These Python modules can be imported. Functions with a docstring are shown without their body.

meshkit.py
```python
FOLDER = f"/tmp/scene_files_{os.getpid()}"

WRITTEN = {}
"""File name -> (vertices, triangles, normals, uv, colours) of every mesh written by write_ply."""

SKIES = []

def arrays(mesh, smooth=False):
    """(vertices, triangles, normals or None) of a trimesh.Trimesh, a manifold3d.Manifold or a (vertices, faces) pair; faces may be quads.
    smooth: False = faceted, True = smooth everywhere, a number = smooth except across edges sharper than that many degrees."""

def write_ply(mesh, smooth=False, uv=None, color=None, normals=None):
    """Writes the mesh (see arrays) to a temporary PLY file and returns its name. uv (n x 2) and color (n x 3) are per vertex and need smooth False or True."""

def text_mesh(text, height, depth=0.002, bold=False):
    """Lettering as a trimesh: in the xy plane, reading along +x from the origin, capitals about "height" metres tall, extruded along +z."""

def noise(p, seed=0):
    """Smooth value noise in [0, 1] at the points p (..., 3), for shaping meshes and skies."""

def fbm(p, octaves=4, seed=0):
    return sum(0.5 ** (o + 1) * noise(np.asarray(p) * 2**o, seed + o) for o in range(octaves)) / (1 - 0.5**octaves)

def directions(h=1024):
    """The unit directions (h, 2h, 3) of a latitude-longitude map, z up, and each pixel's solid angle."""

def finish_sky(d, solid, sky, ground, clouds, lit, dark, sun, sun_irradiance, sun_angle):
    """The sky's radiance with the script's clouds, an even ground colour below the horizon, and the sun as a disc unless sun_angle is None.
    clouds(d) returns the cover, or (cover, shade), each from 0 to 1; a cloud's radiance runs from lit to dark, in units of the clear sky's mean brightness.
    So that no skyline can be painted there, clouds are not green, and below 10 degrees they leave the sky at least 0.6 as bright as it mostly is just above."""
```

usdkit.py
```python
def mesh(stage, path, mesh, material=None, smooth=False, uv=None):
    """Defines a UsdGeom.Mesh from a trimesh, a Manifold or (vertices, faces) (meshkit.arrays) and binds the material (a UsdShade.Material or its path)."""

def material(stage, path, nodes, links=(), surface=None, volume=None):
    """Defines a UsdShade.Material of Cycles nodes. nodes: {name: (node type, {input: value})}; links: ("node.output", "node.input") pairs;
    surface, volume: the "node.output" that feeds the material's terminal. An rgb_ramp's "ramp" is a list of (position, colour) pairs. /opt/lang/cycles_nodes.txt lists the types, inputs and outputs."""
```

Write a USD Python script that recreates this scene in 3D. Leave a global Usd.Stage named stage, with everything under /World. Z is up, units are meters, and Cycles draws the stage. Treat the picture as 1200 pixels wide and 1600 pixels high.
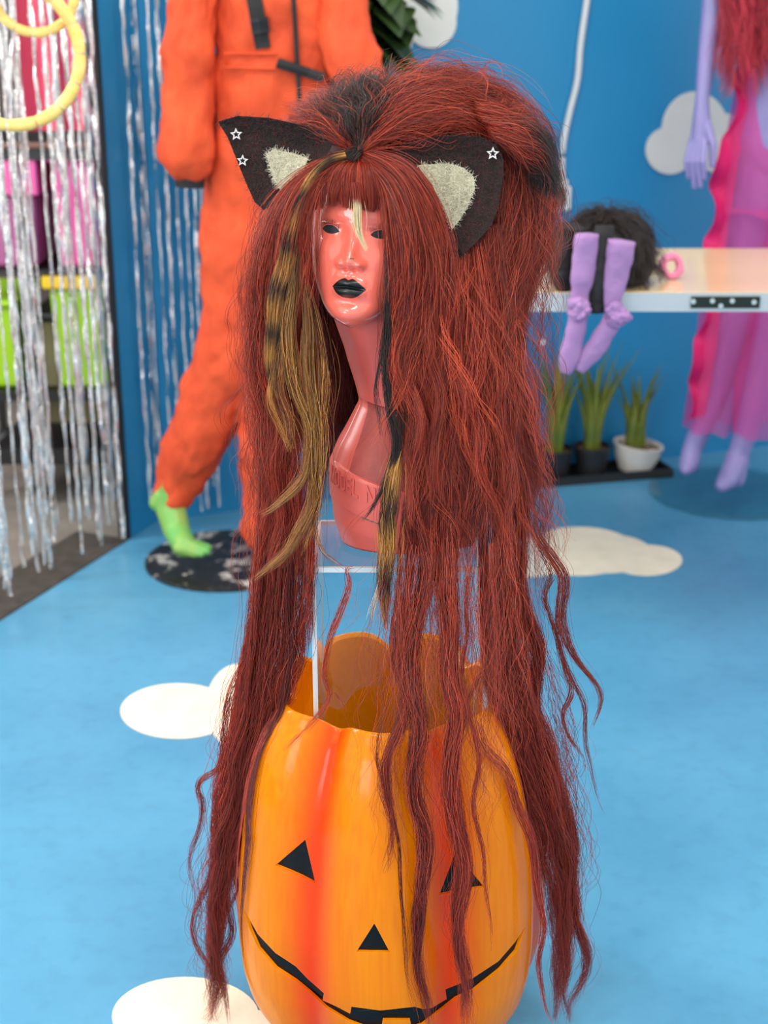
import math
import numpy as np, trimesh, manifold3d, usdkit, meshkit
from shapely.geometry import Polygon, Point
from shapely.ops import unary_union
from pxr import Usd, UsdGeom, UsdLux, UsdShade, Gf, Sdf, Vt

# ------------------------------------------------------------------ camera, sky, lights, exposure
CAM_H, PITCH, F = 1.42, math.radians(19.5), 2200.0        # metres, downward tilt, focal length in pixels of a 1200 x 1600 frame
stage = Usd.Stage.CreateInMemory()
UsdGeom.SetStageUpAxis(stage, UsdGeom.Tokens.z)
UsdGeom.SetStageMetersPerUnit(stage, 1.0)
UsdGeom.Xform.Define(stage, '/World')
cam = UsdGeom.Camera.Define(stage, '/World/camera')
cam.CreateHorizontalApertureAttr(24.0)
cam.CreateVerticalApertureAttr(32.0)
cam.CreateFocalLengthAttr(F / 1200 * 24.0)
cam.CreateFStopAttr(F / 1200 * 24.0 / 11.5)
cam.CreateFocusDistanceAttr(1.80)
cam.CreateClippingRangeAttr(Gf.Vec2f(0.05, 60))
cam.CreateExposureAttr(0.0)
cam.AddTranslateOp().Set(Gf.Vec3d(0, 0, CAM_H))
cam.AddRotateXYZOp().Set(Gf.Vec3f(90 - math.degrees(PITCH), 0, 0))

dome = UsdLux.DomeLight.Define(stage, '/World/sky')
dome.CreateIntensityAttr(0.40)
dome.CreateColorAttr(Gf.Vec3f(1.0, 0.99, 0.97))


def rect_light(name, at, to, w, h, power, color=(1, 1, 1)):
    l = UsdLux.RectLight.Define(stage, '/World/' + name)
    l.CreateWidthAttr(w); l.CreateHeightAttr(h); l.CreateIntensityAttr(power); l.CreateColorAttr(Gf.Vec3f(*color))
    m = Gf.Matrix4d(); m.SetLookAt(Gf.Vec3d(*at), Gf.Vec3d(*to), Gf.Vec3d(0.01, 0.02, 1))
    l.AddTransformOp().Set(m.GetInverse())


rect_light('ceiling_lamp', (0.9, 0.6, 2.9), (0.9, 0.62, 0), 1.3, 0.35, 16, (1.0, 0.96, 0.9))
rect_light('ceiling_lamp_001', (-0.7, 0.3, 2.9), (-0.7, 0.32, 0), 1.3, 0.35, 14, (1.0, 0.96, 0.9))
rect_light('ceiling_lamp_002', (0.9, 2.7, 2.9), (0.9, 2.72, 0), 1.3, 0.35, 9, (1.0, 0.96, 0.9))
rect_light('ceiling_lamp_003', (-0.25, 2.5, 2.9), (-0.25, 2.52, 0), 1.0, 0.35, 14, (1.0, 0.96, 0.9))
rect_light('shopfront_daylight', (-2.1, -1.2, 1.7), (0.0, 2.4, 0.9), 1.6, 1.8, 7, (0.98, 0.98, 1.0))
rect_light('doorway_daylight', (-2.9, 2.9, 2.3), (-0.2, 2.6, 0.1), 0.9, 1.4, 20, (1.0, 0.98, 0.95))

# ------------------------------------------------------------------ pixels to places (each place gets its own real distance)
CO, SI = math.cos(PITCH), math.sin(PITCH)


def ray(px, py):
    a, b = (np.asarray(px, float) - 600) / F, (800 - np.asarray(py, float)) / F
    return np.stack([a + 0 * b, CO + b * SI + 0 * a, -SI + b * CO + 0 * a], -1)


def P(px, py, y):                      # the point seen at a pixel, at world distance y from the camera's foot
    d = ray(px, py)
    t = np.asarray(y, float) / d[..., 1]
    return d * t[..., None] + [0, 0, CAM_H]


def PF(px, py, z=0.0):                 # the point seen at a pixel on the level z
    d = ray(px, py)
    t = (z - CAM_H) / d[..., 2]
    return d * t[..., None] + [0, 0, CAM_H]


YAW = math.radians(20.9)               # the room is turned this far against the camera
UA = np.array([math.cos(YAW), math.sin(YAW), 0])      # along the back wall, to the right
VA = np.array([-math.sin(YAW), math.cos(YAW), 0])     # into the room
CORNER = np.array([-0.635, 3.743, 0]) * (1.42 / 1.35)
ZA = np.array([0, 0, 1.0])
LA = np.array([-.36, -.93, 0]) / math.hypot(.36, .93)  # along the door side on the left, towards the camera
NA = np.array([-LA[1], LA[0], 0]) * -1                  # out of the room through that door


def room(u, v, z):
    return CORNER + np.asarray(u)[..., None] * UA + np.asarray(v)[..., None] * VA + np.asarray(z)[..., None] * ZA


def PW(px, py, v=0.0):                 # the point seen at a pixel on the plane of the back wall (v metres behind it)
    d = ray(px, py)
    o = np.array([0, 0, CAM_H])
    t = ((CORNER + v * VA - o) @ VA) / (d @ VA)
    return d * t[..., None] + o


# ------------------------------------------------------------------ helpers
USED, LOC = {}, {}


def numbered(parent, name):
    k = (parent, name)
    USED[k] = USED.get(k, -1) + 1
    return name if USED[k] == 0 else f'{name}_{USED[k]:03d}'


def tag(prim, label=None, cat=None, group=None, kind=None):
    for k, v in (('label', label), ('category', cat), ('group', group), ('kind', kind)):
        if v:
            prim.SetCustomDataByKey(k, v)
    return prim


def thing(name, label, cat, loc=(0, 0, 0), group=None):
    path = '/World/' + numbered('/World', name)
    x = UsdGeom.Xform.Define(stage, path)
    x.AddTranslateOp().Set(Gf.Vec3d(*map(float, loc)))
    LOC[path] = np.array(loc, float)
    return str(tag(x.GetPrim(), label, cat, group).GetPath())


def obj(name, mesh, mat, parent=None, smooth=False, label=None, cat=None, group=None, kind=None):
    """One Mesh prim from a mesh in world coordinates."""
    base = parent or '/World'
    path = base + '/' + numbered(base, name)
    loc = LOC.get(base, np.zeros(3))
    v, f, n = meshkit.arrays(mesh, smooth)
    if n is None:
        m = usdkit.mesh(stage, path, (v - loc, f), mat)
    else:
        m = usdkit.mesh(stage, path, (v - loc, f), mat)
        m.CreateNormalsAttr(Vt.Vec3fArray.FromNumpy(n.astype(np.float32)))
        m.SetNormalsInterpolation('vertex')
    LOC[path] = loc
    tag(m.GetPrim(), label, cat, group, kind)
    return path


def curves(name, pts, widths, tints, mat, parent, label=None, kind=None):
    """Hair: a list of (n, k, 3) blocks of strands with (n, k) widths and (n, k, 3) tints, one BasisCurves prim."""
    path = parent + '/' + numbered(parent, name)
    c = UsdGeom.BasisCurves.Define(stage, path)
    c.CreateTypeAttr('cubic'); c.CreateBasisAttr('catmullRom')
    loc = LOC.get(parent, np.zeros(3))
    c.CreatePointsAttr(Vt.Vec3fArray.FromNumpy(np.ascontiguousarray((np.concatenate([p.reshape(-1, 3) for p in pts]) - loc).astype(np.float32))))
    c.CreateCurveVertexCountsAttr(Vt.IntArray(sum(([p.shape[1]] * p.shape[0] for p in pts), [])))
    c.CreateWidthsAttr(Vt.FloatArray.FromNumpy(np.concatenate([w.ravel() for w in widths]).astype(np.float32)))
    c.SetWidthsInterpolation('vertex')
    pv = UsdGeom.PrimvarsAPI(c).CreatePrimvar('tint', Sdf.ValueTypeNames.Color3fArray, 'vertex')
    pv.Set(Vt.Vec3fArray.FromNumpy(np.ascontiguousarray(np.concatenate([t.reshape(-1, 3) for t in tints]).astype(np.float32))))
    UsdShade.MaterialBindingAPI.Apply(c.GetPrim()).Bind(mat)
    LOC[path] = loc
    tag(c.GetPrim(), label, kind=kind)
    return path


def S(r, g, b):                        # sRGB bytes to linear
    x = np.array([r, g, b]) / 255.0
    return tuple(np.where(x < 0.04045, x / 12.92, ((x + 0.055) / 1.055) ** 2.4))


def M(name, color, rough=0.5, var=0.0, scale=8.0, bump=0.0, bscale=60.0, color2=None, detail=4, stretch=None, **kw):
    """Principled material; colour varies by noise towards color2 (or by var in brightness), with a fine noise bump."""
    nodes = {'p': ('principled_bsdf', {'base_color': color, 'roughness': rough, **kw})}
    links = []
    if var or color2 is not None or bump:
        nodes['g'] = ('texture_coordinate', {})
        src = 'g.object'
        if stretch:
            nodes['m'] = ('mapping', {'scale': stretch}); links += [('g.object', 'm.vector')]; src = 'm.vector'
    if var or color2 is not None:
        a = np.array(color)
        c0, c1 = (a * (1 - var), a * (1 + var)) if color2 is None else (a, np.array(color2))
        nodes['n'] = ('noise_texture', {'scale': scale, 'detail': detail, 'roughness': .55})
        nodes['r'] = ('rgb_ramp', {'ramp': [(.3, tuple(c0)), (.7, tuple(c1))]})
        links += [(src, 'n.vector'), ('n.fac', 'r.fac'), ('r.color', 'p.base_color')]
    if bump:
        nodes['bn'] = ('noise_texture', {'scale': bscale, 'detail': 4})
        nodes['b'] = ('bump', {'strength': bump, 'distance': .01})
        links += [(src, 'bn.vector'), ('bn.fac', 'b.height'), ('b.normal', 'p.normal')]
    return usdkit.material(stage, '/World/Looks/' + name, nodes, links, surface='p.BSDF')


def box(lo, hi):
    b = trimesh.creation.box(np.subtract(hi, lo)); b.apply_translation((np.array(lo) + hi) / 2)
    return b


def rbox(size, r=0.005, n=10):
    """Rounded box centred on the origin."""
    s = np.array(size) / 2 - r
    sp = manifold3d.Manifold.sphere(r, n)
    return man2tri(manifold3d.Manifold.batch_hull([sp.translate([a * s[0], b * s[1], c * s[2]]) for a in (-1, 1) for b in (-1, 1) for c in (-1, 1)]))


def man2tri(m):
    q = m.to_mesh()
    return trimesh.Trimesh(np.array(q.vert_properties[:, :3], float), np.array(q.tri_verts), process=False)


def tri2man(t):
    return manifold3d.Manifold(manifold3d.Mesh(np.asarray(t.vertices, np.float32), np.asarray(t.faces, np.uint32)))


def basis(mesh, o, x, y, z):
    m = np.eye(4); m[:3, 0], m[:3, 1], m[:3, 2], m[:3, 3] = x, y, z, o
    k = mesh.copy(); k.apply_transform(m)
    return k        # apply_transform turns the faces over where the frame is left-handed


def spline(pts, k):
    """Catmull-Rom through the points (n, d), k samples evenly in arc length."""
    p = np.asarray(pts, float)
    if len(p) == 2:
        return p[0] + np.linspace(0, 1, k)[:, None] * (p[1] - p[0])
    q = np.vstack([2 * p[0] - p[1], p, 2 * p[-1] - p[-2]])
    out = []
    for i in range(len(p) - 1):
        a, b, c, d = q[i:i + 4]
        t = np.linspace(0, 1, 16, endpoint=False)[:, None]
        out.append(.5 * (2 * b + (c - a) * t + (2 * a - 5 * b + 4 * c - d) * t ** 2 + (3 * b - a - 3 * c + d) * t ** 3))
    out = np.vstack(out + [p[-1:]])
    s = np.r_[0, np.cumsum(np.linalg.norm(np.diff(out[:, :3], axis=0), axis=1))]
    u = np.linspace(0, s[-1], k)
    return np.stack([np.interp(u, s, out[:, j]) for j in range(out.shape[1])], 1)


def grid_mesh(v, closed_u=False, cap=False):
    """v (rows, cols, 3) to a mesh; closed_u: the columns wrap; cap: fans at both ends."""
    nr, nc = v.shape[:2]
    i, j = np.meshgrid(np.arange(nr - 1), np.arange(nc if closed_u else nc - 1), indexing='ij')
    j2 = (j + 1) % nc
    q = np.stack([i * nc + j, i * nc + j2, (i + 1) * nc + j2, (i + 1) * nc + j], -1).reshape(-1, 4)
    f = np.vstack([q[:, [0, 1, 2]], q[:, [0, 2, 3]]])
    vv = v.reshape(-1, 3)
    if cap:
        a, b = len(vv), len(vv) + 1
        vv = np.vstack([vv, v[0].mean(0), v[-1].mean(0)])
        j = np.arange(nc); j2 = (j + 1) % nc
        f = np.vstack([f, np.stack([j2, j, 0 * j + a], 1), np.stack([(nr - 1) * nc + j, (nr - 1) * nc + j2, 0 * j + b], 1)])
    m = trimesh.Trimesh(vv, f, process=False)
    if cap and closed_u and m.volume < 0:
        m.invert()
    return m


def tube(pts, rad, sides=12, k=None, flat=1.0, updir=(0, 0, 1), cap=True):
    """Swept round (or flattened) tube; rad a number or one per point; flat squeezes it along the second axis."""
    p = np.asarray(pts, float)
    r = np.broadcast_to(np.asarray(rad, float), (len(p),))
    if k:
        pr = spline(np.c_[p, r], k); p, r = pr[:, :3], pr[:, 3]
    t = np.gradient(p, axis=0); t /= np.linalg.norm(t, axis=1, keepdims=True) + 1e-12
    a = np.cross(t, np.asarray(updir, float)); n0 = np.linalg.norm(a, axis=1, keepdims=True)
    a = np.where(n0 < 1e-3, [1.0, 0, 0], a / np.maximum(n0, 1e-9)); b = np.cross(a, t)
    w = np.arange(sides) * 2 * np.pi / sides
    v = p[:, None] + r[:, None, None] * (np.cos(w)[None, :, None] * a[:, None] + flat * np.sin(w)[None, :, None] * b[:, None])
    return grid_mesh(v, True, cap)


def loft(sections, sides=48, power=2.0):
    """Sections (centre xyz, half width x, half depth y) stacked upwards as (super)ellipses."""
    w = np.arange(sides) * 2 * np.pi / sides
    c, s = np.cos(w), np.sin(w)
    e = 2 / power
    c, s = np.sign(c) * np.abs(c) ** e, np.sign(s) * np.abs(s) ** e
    v = np.array([[[x + a * ci, y + b * si, z] for ci, si in zip(c, s)] for (x, y, z, a, b) in sections])
    return grid_mesh(v, True, True)


def limb(joints, union=True):
    """Hulls of neighbouring spheres (x, y, z, r) joined into one manifold."""
    sp = [manifold3d.Manifold.sphere(j[3], 20).translate([float(x) for x in j[:3]]) for j in joints]
    return manifold3d.Manifold.batch_boolean([manifold3d.Manifold.batch_hull([a, b]) for a, b in zip(sp, sp[1:])], manifold3d.OpType.Add)


def merge(ms):
    return trimesh.util.concatenate(list(ms))


def soften(man, edge=0.02, it=12):
    t = man2tri(man.simplify(edge * .2).refine_to_length(edge))
    n, e = len(t.vertices), t.edges_unique
    from scipy.sparse import coo_matrix, diags
    a = coo_matrix((np.ones(2 * len(e)), (np.r_[e[:, 0], e[:, 1]], np.r_[e[:, 1], e[:, 0]])), (n, n)).tocsr()
    a = diags(1 / np.maximum(np.asarray(a.sum(1)).ravel(), 1)) @ a
    v = np.array(t.vertices)
    for k in range(2 * it):
        v = v + (.5 if k % 2 == 0 else -.51) * (a @ v - v)
    return trimesh.Trimesh(v, t.faces, process=False)


def slab(poly, depth, o, x, y, z):
    """A shapely polygon extruded by depth along z, in the frame (o; x, y, z)."""
    parts = getattr(poly, 'geoms', [poly])
    return basis(merge(trimesh.creation.extrude_polygon(g, depth, engine='earcut') for g in parts), o, x, y, z)


# ------------------------------------------------------------------ materials of the room
m_wall = M('blue_wall_paint', S(24, 126, 176), .42, var=.05, scale=1.6, bump=.05, bscale=40)
m_floor = usdkit.material(stage, '/World/Looks/blue_floor_paint', {
    'g': ('texture_coordinate', {}), 'n': ('noise_texture', {'scale': 1.7, 'detail': 6, 'roughness': .6}),
    'r': ('rgb_ramp', {'ramp': [(.3, S(70, 136, 172)), (.55, S(80, 147, 182)), (.75, S(92, 156, 188))]}),
    'n2': ('noise_texture', {'scale': 26.0, 'detail': 5}), 'r2': ('rgb_ramp', {'ramp': [(.34, (.93, .93, .93)), (.5, (1, 1, 1))]}),
    'x': ('mix', {'mix_type': 'multiply', 'fac': 1.0}),
    'rr': ('map_range', {'from_min': .3, 'from_max': .7, 'to_min': .3, 'to_max': .5}), 'b': ('bump', {'strength': .12, 'distance': .004}),
    'p': ('principled_bsdf', {'specular_ior_level': .5})},
    [('g.object', 'n.vector'), ('n.fac', 'r.fac'), ('g.object', 'n2.vector'), ('n2.fac', 'r2.fac'), ('r.color', 'x.color1'), ('r2.color', 'x.color2'), ('x.color', 'p.base_color'),
     ('n.fac', 'rr.value'), ('rr.result', 'p.roughness'), ('n2.fac', 'b.height'), ('b.normal', 'p.normal')], surface='p.BSDF')
m_sill = M('dark_sill', S(62, 56, 52), .7, var=.3, scale=20, bump=.2)
m_pave = M('pavement_grey', S(120, 112, 104), .8, var=.2, scale=9, bump=.3)
m_outside = M('outside_render', S(84, 74, 72), .8, var=.25, scale=2.5, bump=.3)
m_black = M('black_metal', S(20, 20, 22), .4)
m_cloud = M('cream_paint', S(232, 220, 196), .55, var=.07, scale=14, bump=.08)
m_wallcloud = M('white_wall_paint', S(205, 208, 204), .55, var=.04, scale=10, bump=.06)

# ------------------------------------------------------------------ the setting
fl = [CORNER, CORNER + 7 * LA, CORNER + 7 * LA + [5.5, 0, 0], CORNER + 4.5 * UA - 3 * VA, CORNER + 4.5 * UA]
obj('floor', slab(Polygon([p[:2] for p in fl]), .05, np.array([0, 0, -.05]), np.array([1., 0, 0]), np.array([0, 1., 0]), ZA), m_floor, kind='structure')
obj('wall_back', slab(Polygon([(-.06, 0), (4.5, 0), (4.5, 2.9), (-.06, 2.9)]), .1, CORNER + .1 * VA, UA, ZA, -VA), m_wall, kind='structure')
obj('wall_left', slab(Polygon([(0, 0), (.16, 0), (.16, 2.9), (0, 2.9)]), .02, CORNER + .02 * NA, LA, ZA, -NA), m_wall, kind='structure')
obj('trim_1', slab(Polygon([(.16, 0), (.178, 0), (.178, 2.9), (.16, 2.9)]), .03, CORNER + .03 * NA, LA, ZA, -NA), m_black, kind='structure', label='black door frame post beside the blue corner')
obj('trim_2', slab(Polygon([(.178, -.05), (5, -.05), (5, .004), (.178, .004)]), .17, CORNER + .17 * NA, LA, ZA, -NA), m_sill, kind='structure', label='dark door sill along the blue floor edge')
pv = [CORNER + .025 * NA - .2 * LA, CORNER + .025 * NA + 5 * LA, CORNER + 4 * NA + 5 * LA, CORNER + 4 * NA - 3 * LA, CORNER + .025 * NA - 3 * LA]
obj('pavement', slab(Polygon([p[:2] for p in pv]), .05, np.array([0, 0, -.06]), np.array([1., 0, 0]), np.array([0, 1., 0]), ZA), m_pave, kind='structure')
obj('wall_outside', slab(Polygon([(-4.5, -.06), (-.1, -.06), (-.1, 4), (-4.5, 4)]), .1, CORNER + np.array([0, 1.5, 0]), np.array([1., 0, 0]), ZA, np.array([0, -1., 0])), m_outside, kind='structure')


def bumps(cs):
    return unary_union([_ell(x, y, a, b) for x, y, a, b in cs])


def _ell(x, y, a, b):
    w = np.linspace(0, 2 * np.pi, 48, endpoint=False)
    return Polygon(np.c_[x + a * np.cos(w), y + b * np.sin(w)])


def floor_cloud(ells, label):
    poly = unary_union([Polygon(PF(*np.array(e.exterior.coords).T)[:, :2]) for e in (_ell(*c) for c in ells)])
    return obj('painted_cloud', slab(poly, .0015, np.array([0, 0, .0005]), np.array([1., 0, 0]), np.array([0, 1., 0]), ZA), m_cloud, label=label, cat='cloud decoration')


floor_cloud([(278, 1112, 90, 43), (372, 1105, 50, 66), (420, 1120, 70, 50)], 'cream cloud shape on the blue floor left of the pumpkin, half hidden by red hair')
floor_cloud([(290, 1590, 115, 62), (400, 1640, 130, 60)], 'cream cloud shape on the floor at the lower left edge beside the pumpkin')
floor_cloud([(905, 862, 90, 38), (1010, 876, 56, 24), (830, 872, 60, 30), (950, 866, 70, 30)], 'cream cloud shape on the floor in front of the glass mannequin base')


def wall_cloud(ells, label):
    o = PW(*ells[0][:2])
    poly = unary_union([Polygon(np.stack([(q - o) @ UA, (q - o) @ ZA], 1)) for q in (PW(*np.array(_ell(*c).exterior.coords).T) for c in ells)])
    return obj('painted_cloud', slab(poly.buffer(0), .006, o - .0005 * VA, UA, ZA, -VA), m_wallcloud, label=label, cat='cloud decoration')


wall_cloud([(650, 20, 30, 45), (672, 34, 40, 41), (690, 10, 24, 40), (630, 60, 14, 22), (640, -20, 40, 40)], 'white cloud shape on the blue wall behind the dark leafy plant')
wall_cloud([(1045, 235, 37, 37), (1085, 205, 52, 62), (1130, 225, 50, 48)], 'white cloud shape on the blue wall behind the purple hand')
YH = 1.767                                                    # distance of the display: pumpkin, block, bust and wig
XC = float(P(607, 1450, 1.745)[0])

# ------------------------------------------------------------------ pumpkin
YP, RIM = 1.745, .55
PUMP = np.array([(0.0, .110), (.015, .150), (.05, .186), (.10, .212), (.15, .2235), (.20, .227), (.27, .2255), (.34, .221), (.41, .214), (.45, .208), (.49, .198), (.515, .188), (.532, .178), (.543, .169), (.55, .159)])
PZ = np.linspace(0, RIM, 140)
PR = np.interp(PZ, *PUMP.T)
PR = np.convolve(np.pad(PR, 3, 'edge'), np.ones(7) / 7, 'valid')
PHI0 = math.radians(-93.5)


def groove(phi, wd=8.5):                       # 1 in the bottom of a groove, 0 on a lobe (seven lobes)
    k = 360 / 7
    d = np.abs((np.degrees(phi - PHI0)) % k - k / 2)
    return np.exp(-(d / wd) ** 2)


def pump_r(phi, z):
    g = groove(phi, np.interp(z, [.3, .55], [8.5, 12.0]))
    k = np.interp(z, [0, .1, .25, .42, .50, .55], [.10, .06, .055, .10, .15, .14])
    return np.interp(z, PZ, PR) * (1 - k * g + .010 * np.cos(7 * (phi - PHI0)))


def pump_hit(px, py, off=0.0, up=0.0):
    """Where the rays of pixels meet the pumpkin's front, moved out by off."""
    d = ray(px, py)
    o = np.array([0, 0, CAM_H])
    t = np.full(d.shape[:-1], 1.3)
    q = d / np.linalg.norm(d, axis=-1, keepdims=True)
    for _ in range(60):
        p = o + q * t[..., None]
        rel = p - [XC, YP, 0]
        rr = np.hypot(rel[..., 0], rel[..., 1])
        gap = rr - pump_r(np.arctan2(rel[..., 1], rel[..., 0]), np.clip(rel[..., 2], 0, RIM))
        t = t + np.clip(gap, -.05, .05) * .7
    p = o + q * t[..., None]
    n = (p - [XC, YP, 0]) * [1, 1, 0]
    n /= np.linalg.norm(n, axis=-1, keepdims=True)
    return p + n * off


def pump_shell():
    ph = np.linspace(0, 2 * np.pi, 300, endpoint=False)
    rows = []
    zs = np.r_[0.0, np.linspace(.004, RIM, 110)]
    rim = .016 * (1 - groove(ph)) - .010
    for z in zs:
        zz = z + rim * np.clip((z - .45) / .10, 0, 1) ** 2
        r = pump_r(ph, z)
        rows.append(np.stack([XC + r * np.cos(ph), YP + r * np.sin(ph), zz], 1))
    r0 = pump_r(ph, RIM)
    for a, dz in ((.25, .004), (.5, .0055), (.75, .004)):      # rounded rim
        r = r0 - 0.012 * a
        rows.append(np.stack([XC + r * np.cos(ph), YP + r * np.sin(ph), RIM + rim + dz], 1))
    for z in np.linspace(RIM, .02, 50):
        r = pump_r(ph, z) - 0.012
        zz = z + rim * np.clip((z - .45) / .10, 0, 1) ** 2
        rows.append(np.stack([XC + r * np.cos(ph), YP + r * np.sin(ph), zz], 1))
    return grid_mesh(np.array(rows), True, True)


def on_pump(poly_px, lo, hi, edge=7.0):
    """A pixel polygon as a slab that follows the pumpkin's skin between the offsets lo and hi."""
    m = trimesh.creation.extrude_polygon(Polygon(poly_px), 1.0, engine='earcut')
    v, f = np.array(m.vertices), m.faces
    for _ in range(3):
        v, f = trimesh.remesh.subdivide(v, f)
    a, b = pump_hit(v[:, 0], v[:, 1], 0), v[:, 2:3]
    n = (a - [XC, YP, 0]) * [1, 1, 0]; n /= np.linalg.norm(n, axis=1, keepdims=True)
    t = trimesh.Trimesh(a + n * (lo + (hi - lo) * b), f); t.merge_vertices()
    if t.volume < 0:
        t.invert()
    return t


FACE = {
    'eye': [[(430, 1352), (477, 1312), (493, 1381), (470, 1369), (452, 1361)], [(686, 1399), (699, 1365), (712, 1330), (734, 1358), (757, 1386), (722, 1391)]],
    'nose': [[(557, 1487), (585, 1443), (609, 1488)]],
    'mouth': [[(381, 1421), (403, 1460), (430, 1489), (462, 1510), (480, 1529), (506, 1552), (504, 1563), (526, 1573), (547, 1584), (549, 1573), (595, 1579), (648, 1573), (661, 1577), (675, 1575), (698, 1561), (696, 1546), (738, 1529), (779, 1502), (805, 1472), (821, 1448),
               (808, 1485), (782, 1515), (740, 1548), (713, 1560), (677, 1588), (660, 1601), (643, 1606), (641, 1594), (598, 1594), (596, 1606), (570, 1605), (545, 1596), (510, 1575), (483, 1550), (462, 1533), (430, 1512), (403, 1481), (390, 1452)]]}
shell = tri2man(pump_shell())
for name, polys in FACE.items():
    for q in polys:
        shell = shell - tri2man(on_pump(q, -.006, .02))
shell = man2tri(shell); shell.merge_vertices()
m_pump = usdkit.material(stage, '/World/Looks/pumpkin_orange', {
    'g': ('texture_coordinate', {}), 'mp': ('mapping', {'scale': (45, 45, 1.5)}), 'n': ('noise_texture', {'scale': 4.0, 'detail': 5}),
    'r': ('rgb_ramp', {'ramp': [(.3, S(242, 134, 0)), (.7, S(252, 154, 0))]}),
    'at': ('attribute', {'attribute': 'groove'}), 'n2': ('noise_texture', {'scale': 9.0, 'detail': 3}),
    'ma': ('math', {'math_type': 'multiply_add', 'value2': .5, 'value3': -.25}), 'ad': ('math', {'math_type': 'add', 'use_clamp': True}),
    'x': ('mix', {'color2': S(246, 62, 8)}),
    'b': ('bump', {'strength': .06, 'distance': .003}),
    'p': ('principled_bsdf', {'roughness': .2, 'specular_ior_level': .32, 'coat_weight': .12, 'coat_roughness': .08}), 'tl': ('translucent_bsdf', {'color': (1.0, .62, .06)}), 'mx': ('mix_closure', {'fac': .38})},
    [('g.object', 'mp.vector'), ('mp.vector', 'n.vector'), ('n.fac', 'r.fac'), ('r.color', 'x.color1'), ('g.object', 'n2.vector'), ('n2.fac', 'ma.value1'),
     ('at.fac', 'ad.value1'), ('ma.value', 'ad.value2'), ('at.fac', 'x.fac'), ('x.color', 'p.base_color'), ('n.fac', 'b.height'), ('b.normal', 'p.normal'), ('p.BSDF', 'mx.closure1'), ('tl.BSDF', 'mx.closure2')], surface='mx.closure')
m_facecut = M('black_face_paint', S(9, 9, 10), .4, specular_ior_level=.25, bump=.05, bscale=90)
pump = thing('jack_o_lantern', 'large orange plastic jack-o-lantern with black cut face, open on top, with the clear box inside', 'pumpkin', (XC, YP, 0))
pth = obj('shell', shell, m_pump, pump, smooth=35)
pm = UsdGeom.Mesh.Get(stage, pth)
pp = np.array(pm.GetPointsAttr().Get()) + [XC, YP, 0]
rel = pp - [XC, YP, 0]
phs = np.arctan2(rel[:, 1], rel[:, 0])
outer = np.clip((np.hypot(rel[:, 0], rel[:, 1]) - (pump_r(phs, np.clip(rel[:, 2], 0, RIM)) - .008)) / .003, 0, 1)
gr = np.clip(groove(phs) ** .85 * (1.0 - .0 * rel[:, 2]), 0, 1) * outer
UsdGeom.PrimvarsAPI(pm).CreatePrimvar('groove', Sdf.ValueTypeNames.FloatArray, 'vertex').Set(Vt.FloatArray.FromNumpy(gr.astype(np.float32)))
for name, polys in FACE.items():
    for q in polys:
        obj(name, on_pump(q, -.0068, -.0045), m_facecut, pump, smooth=40)

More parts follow.
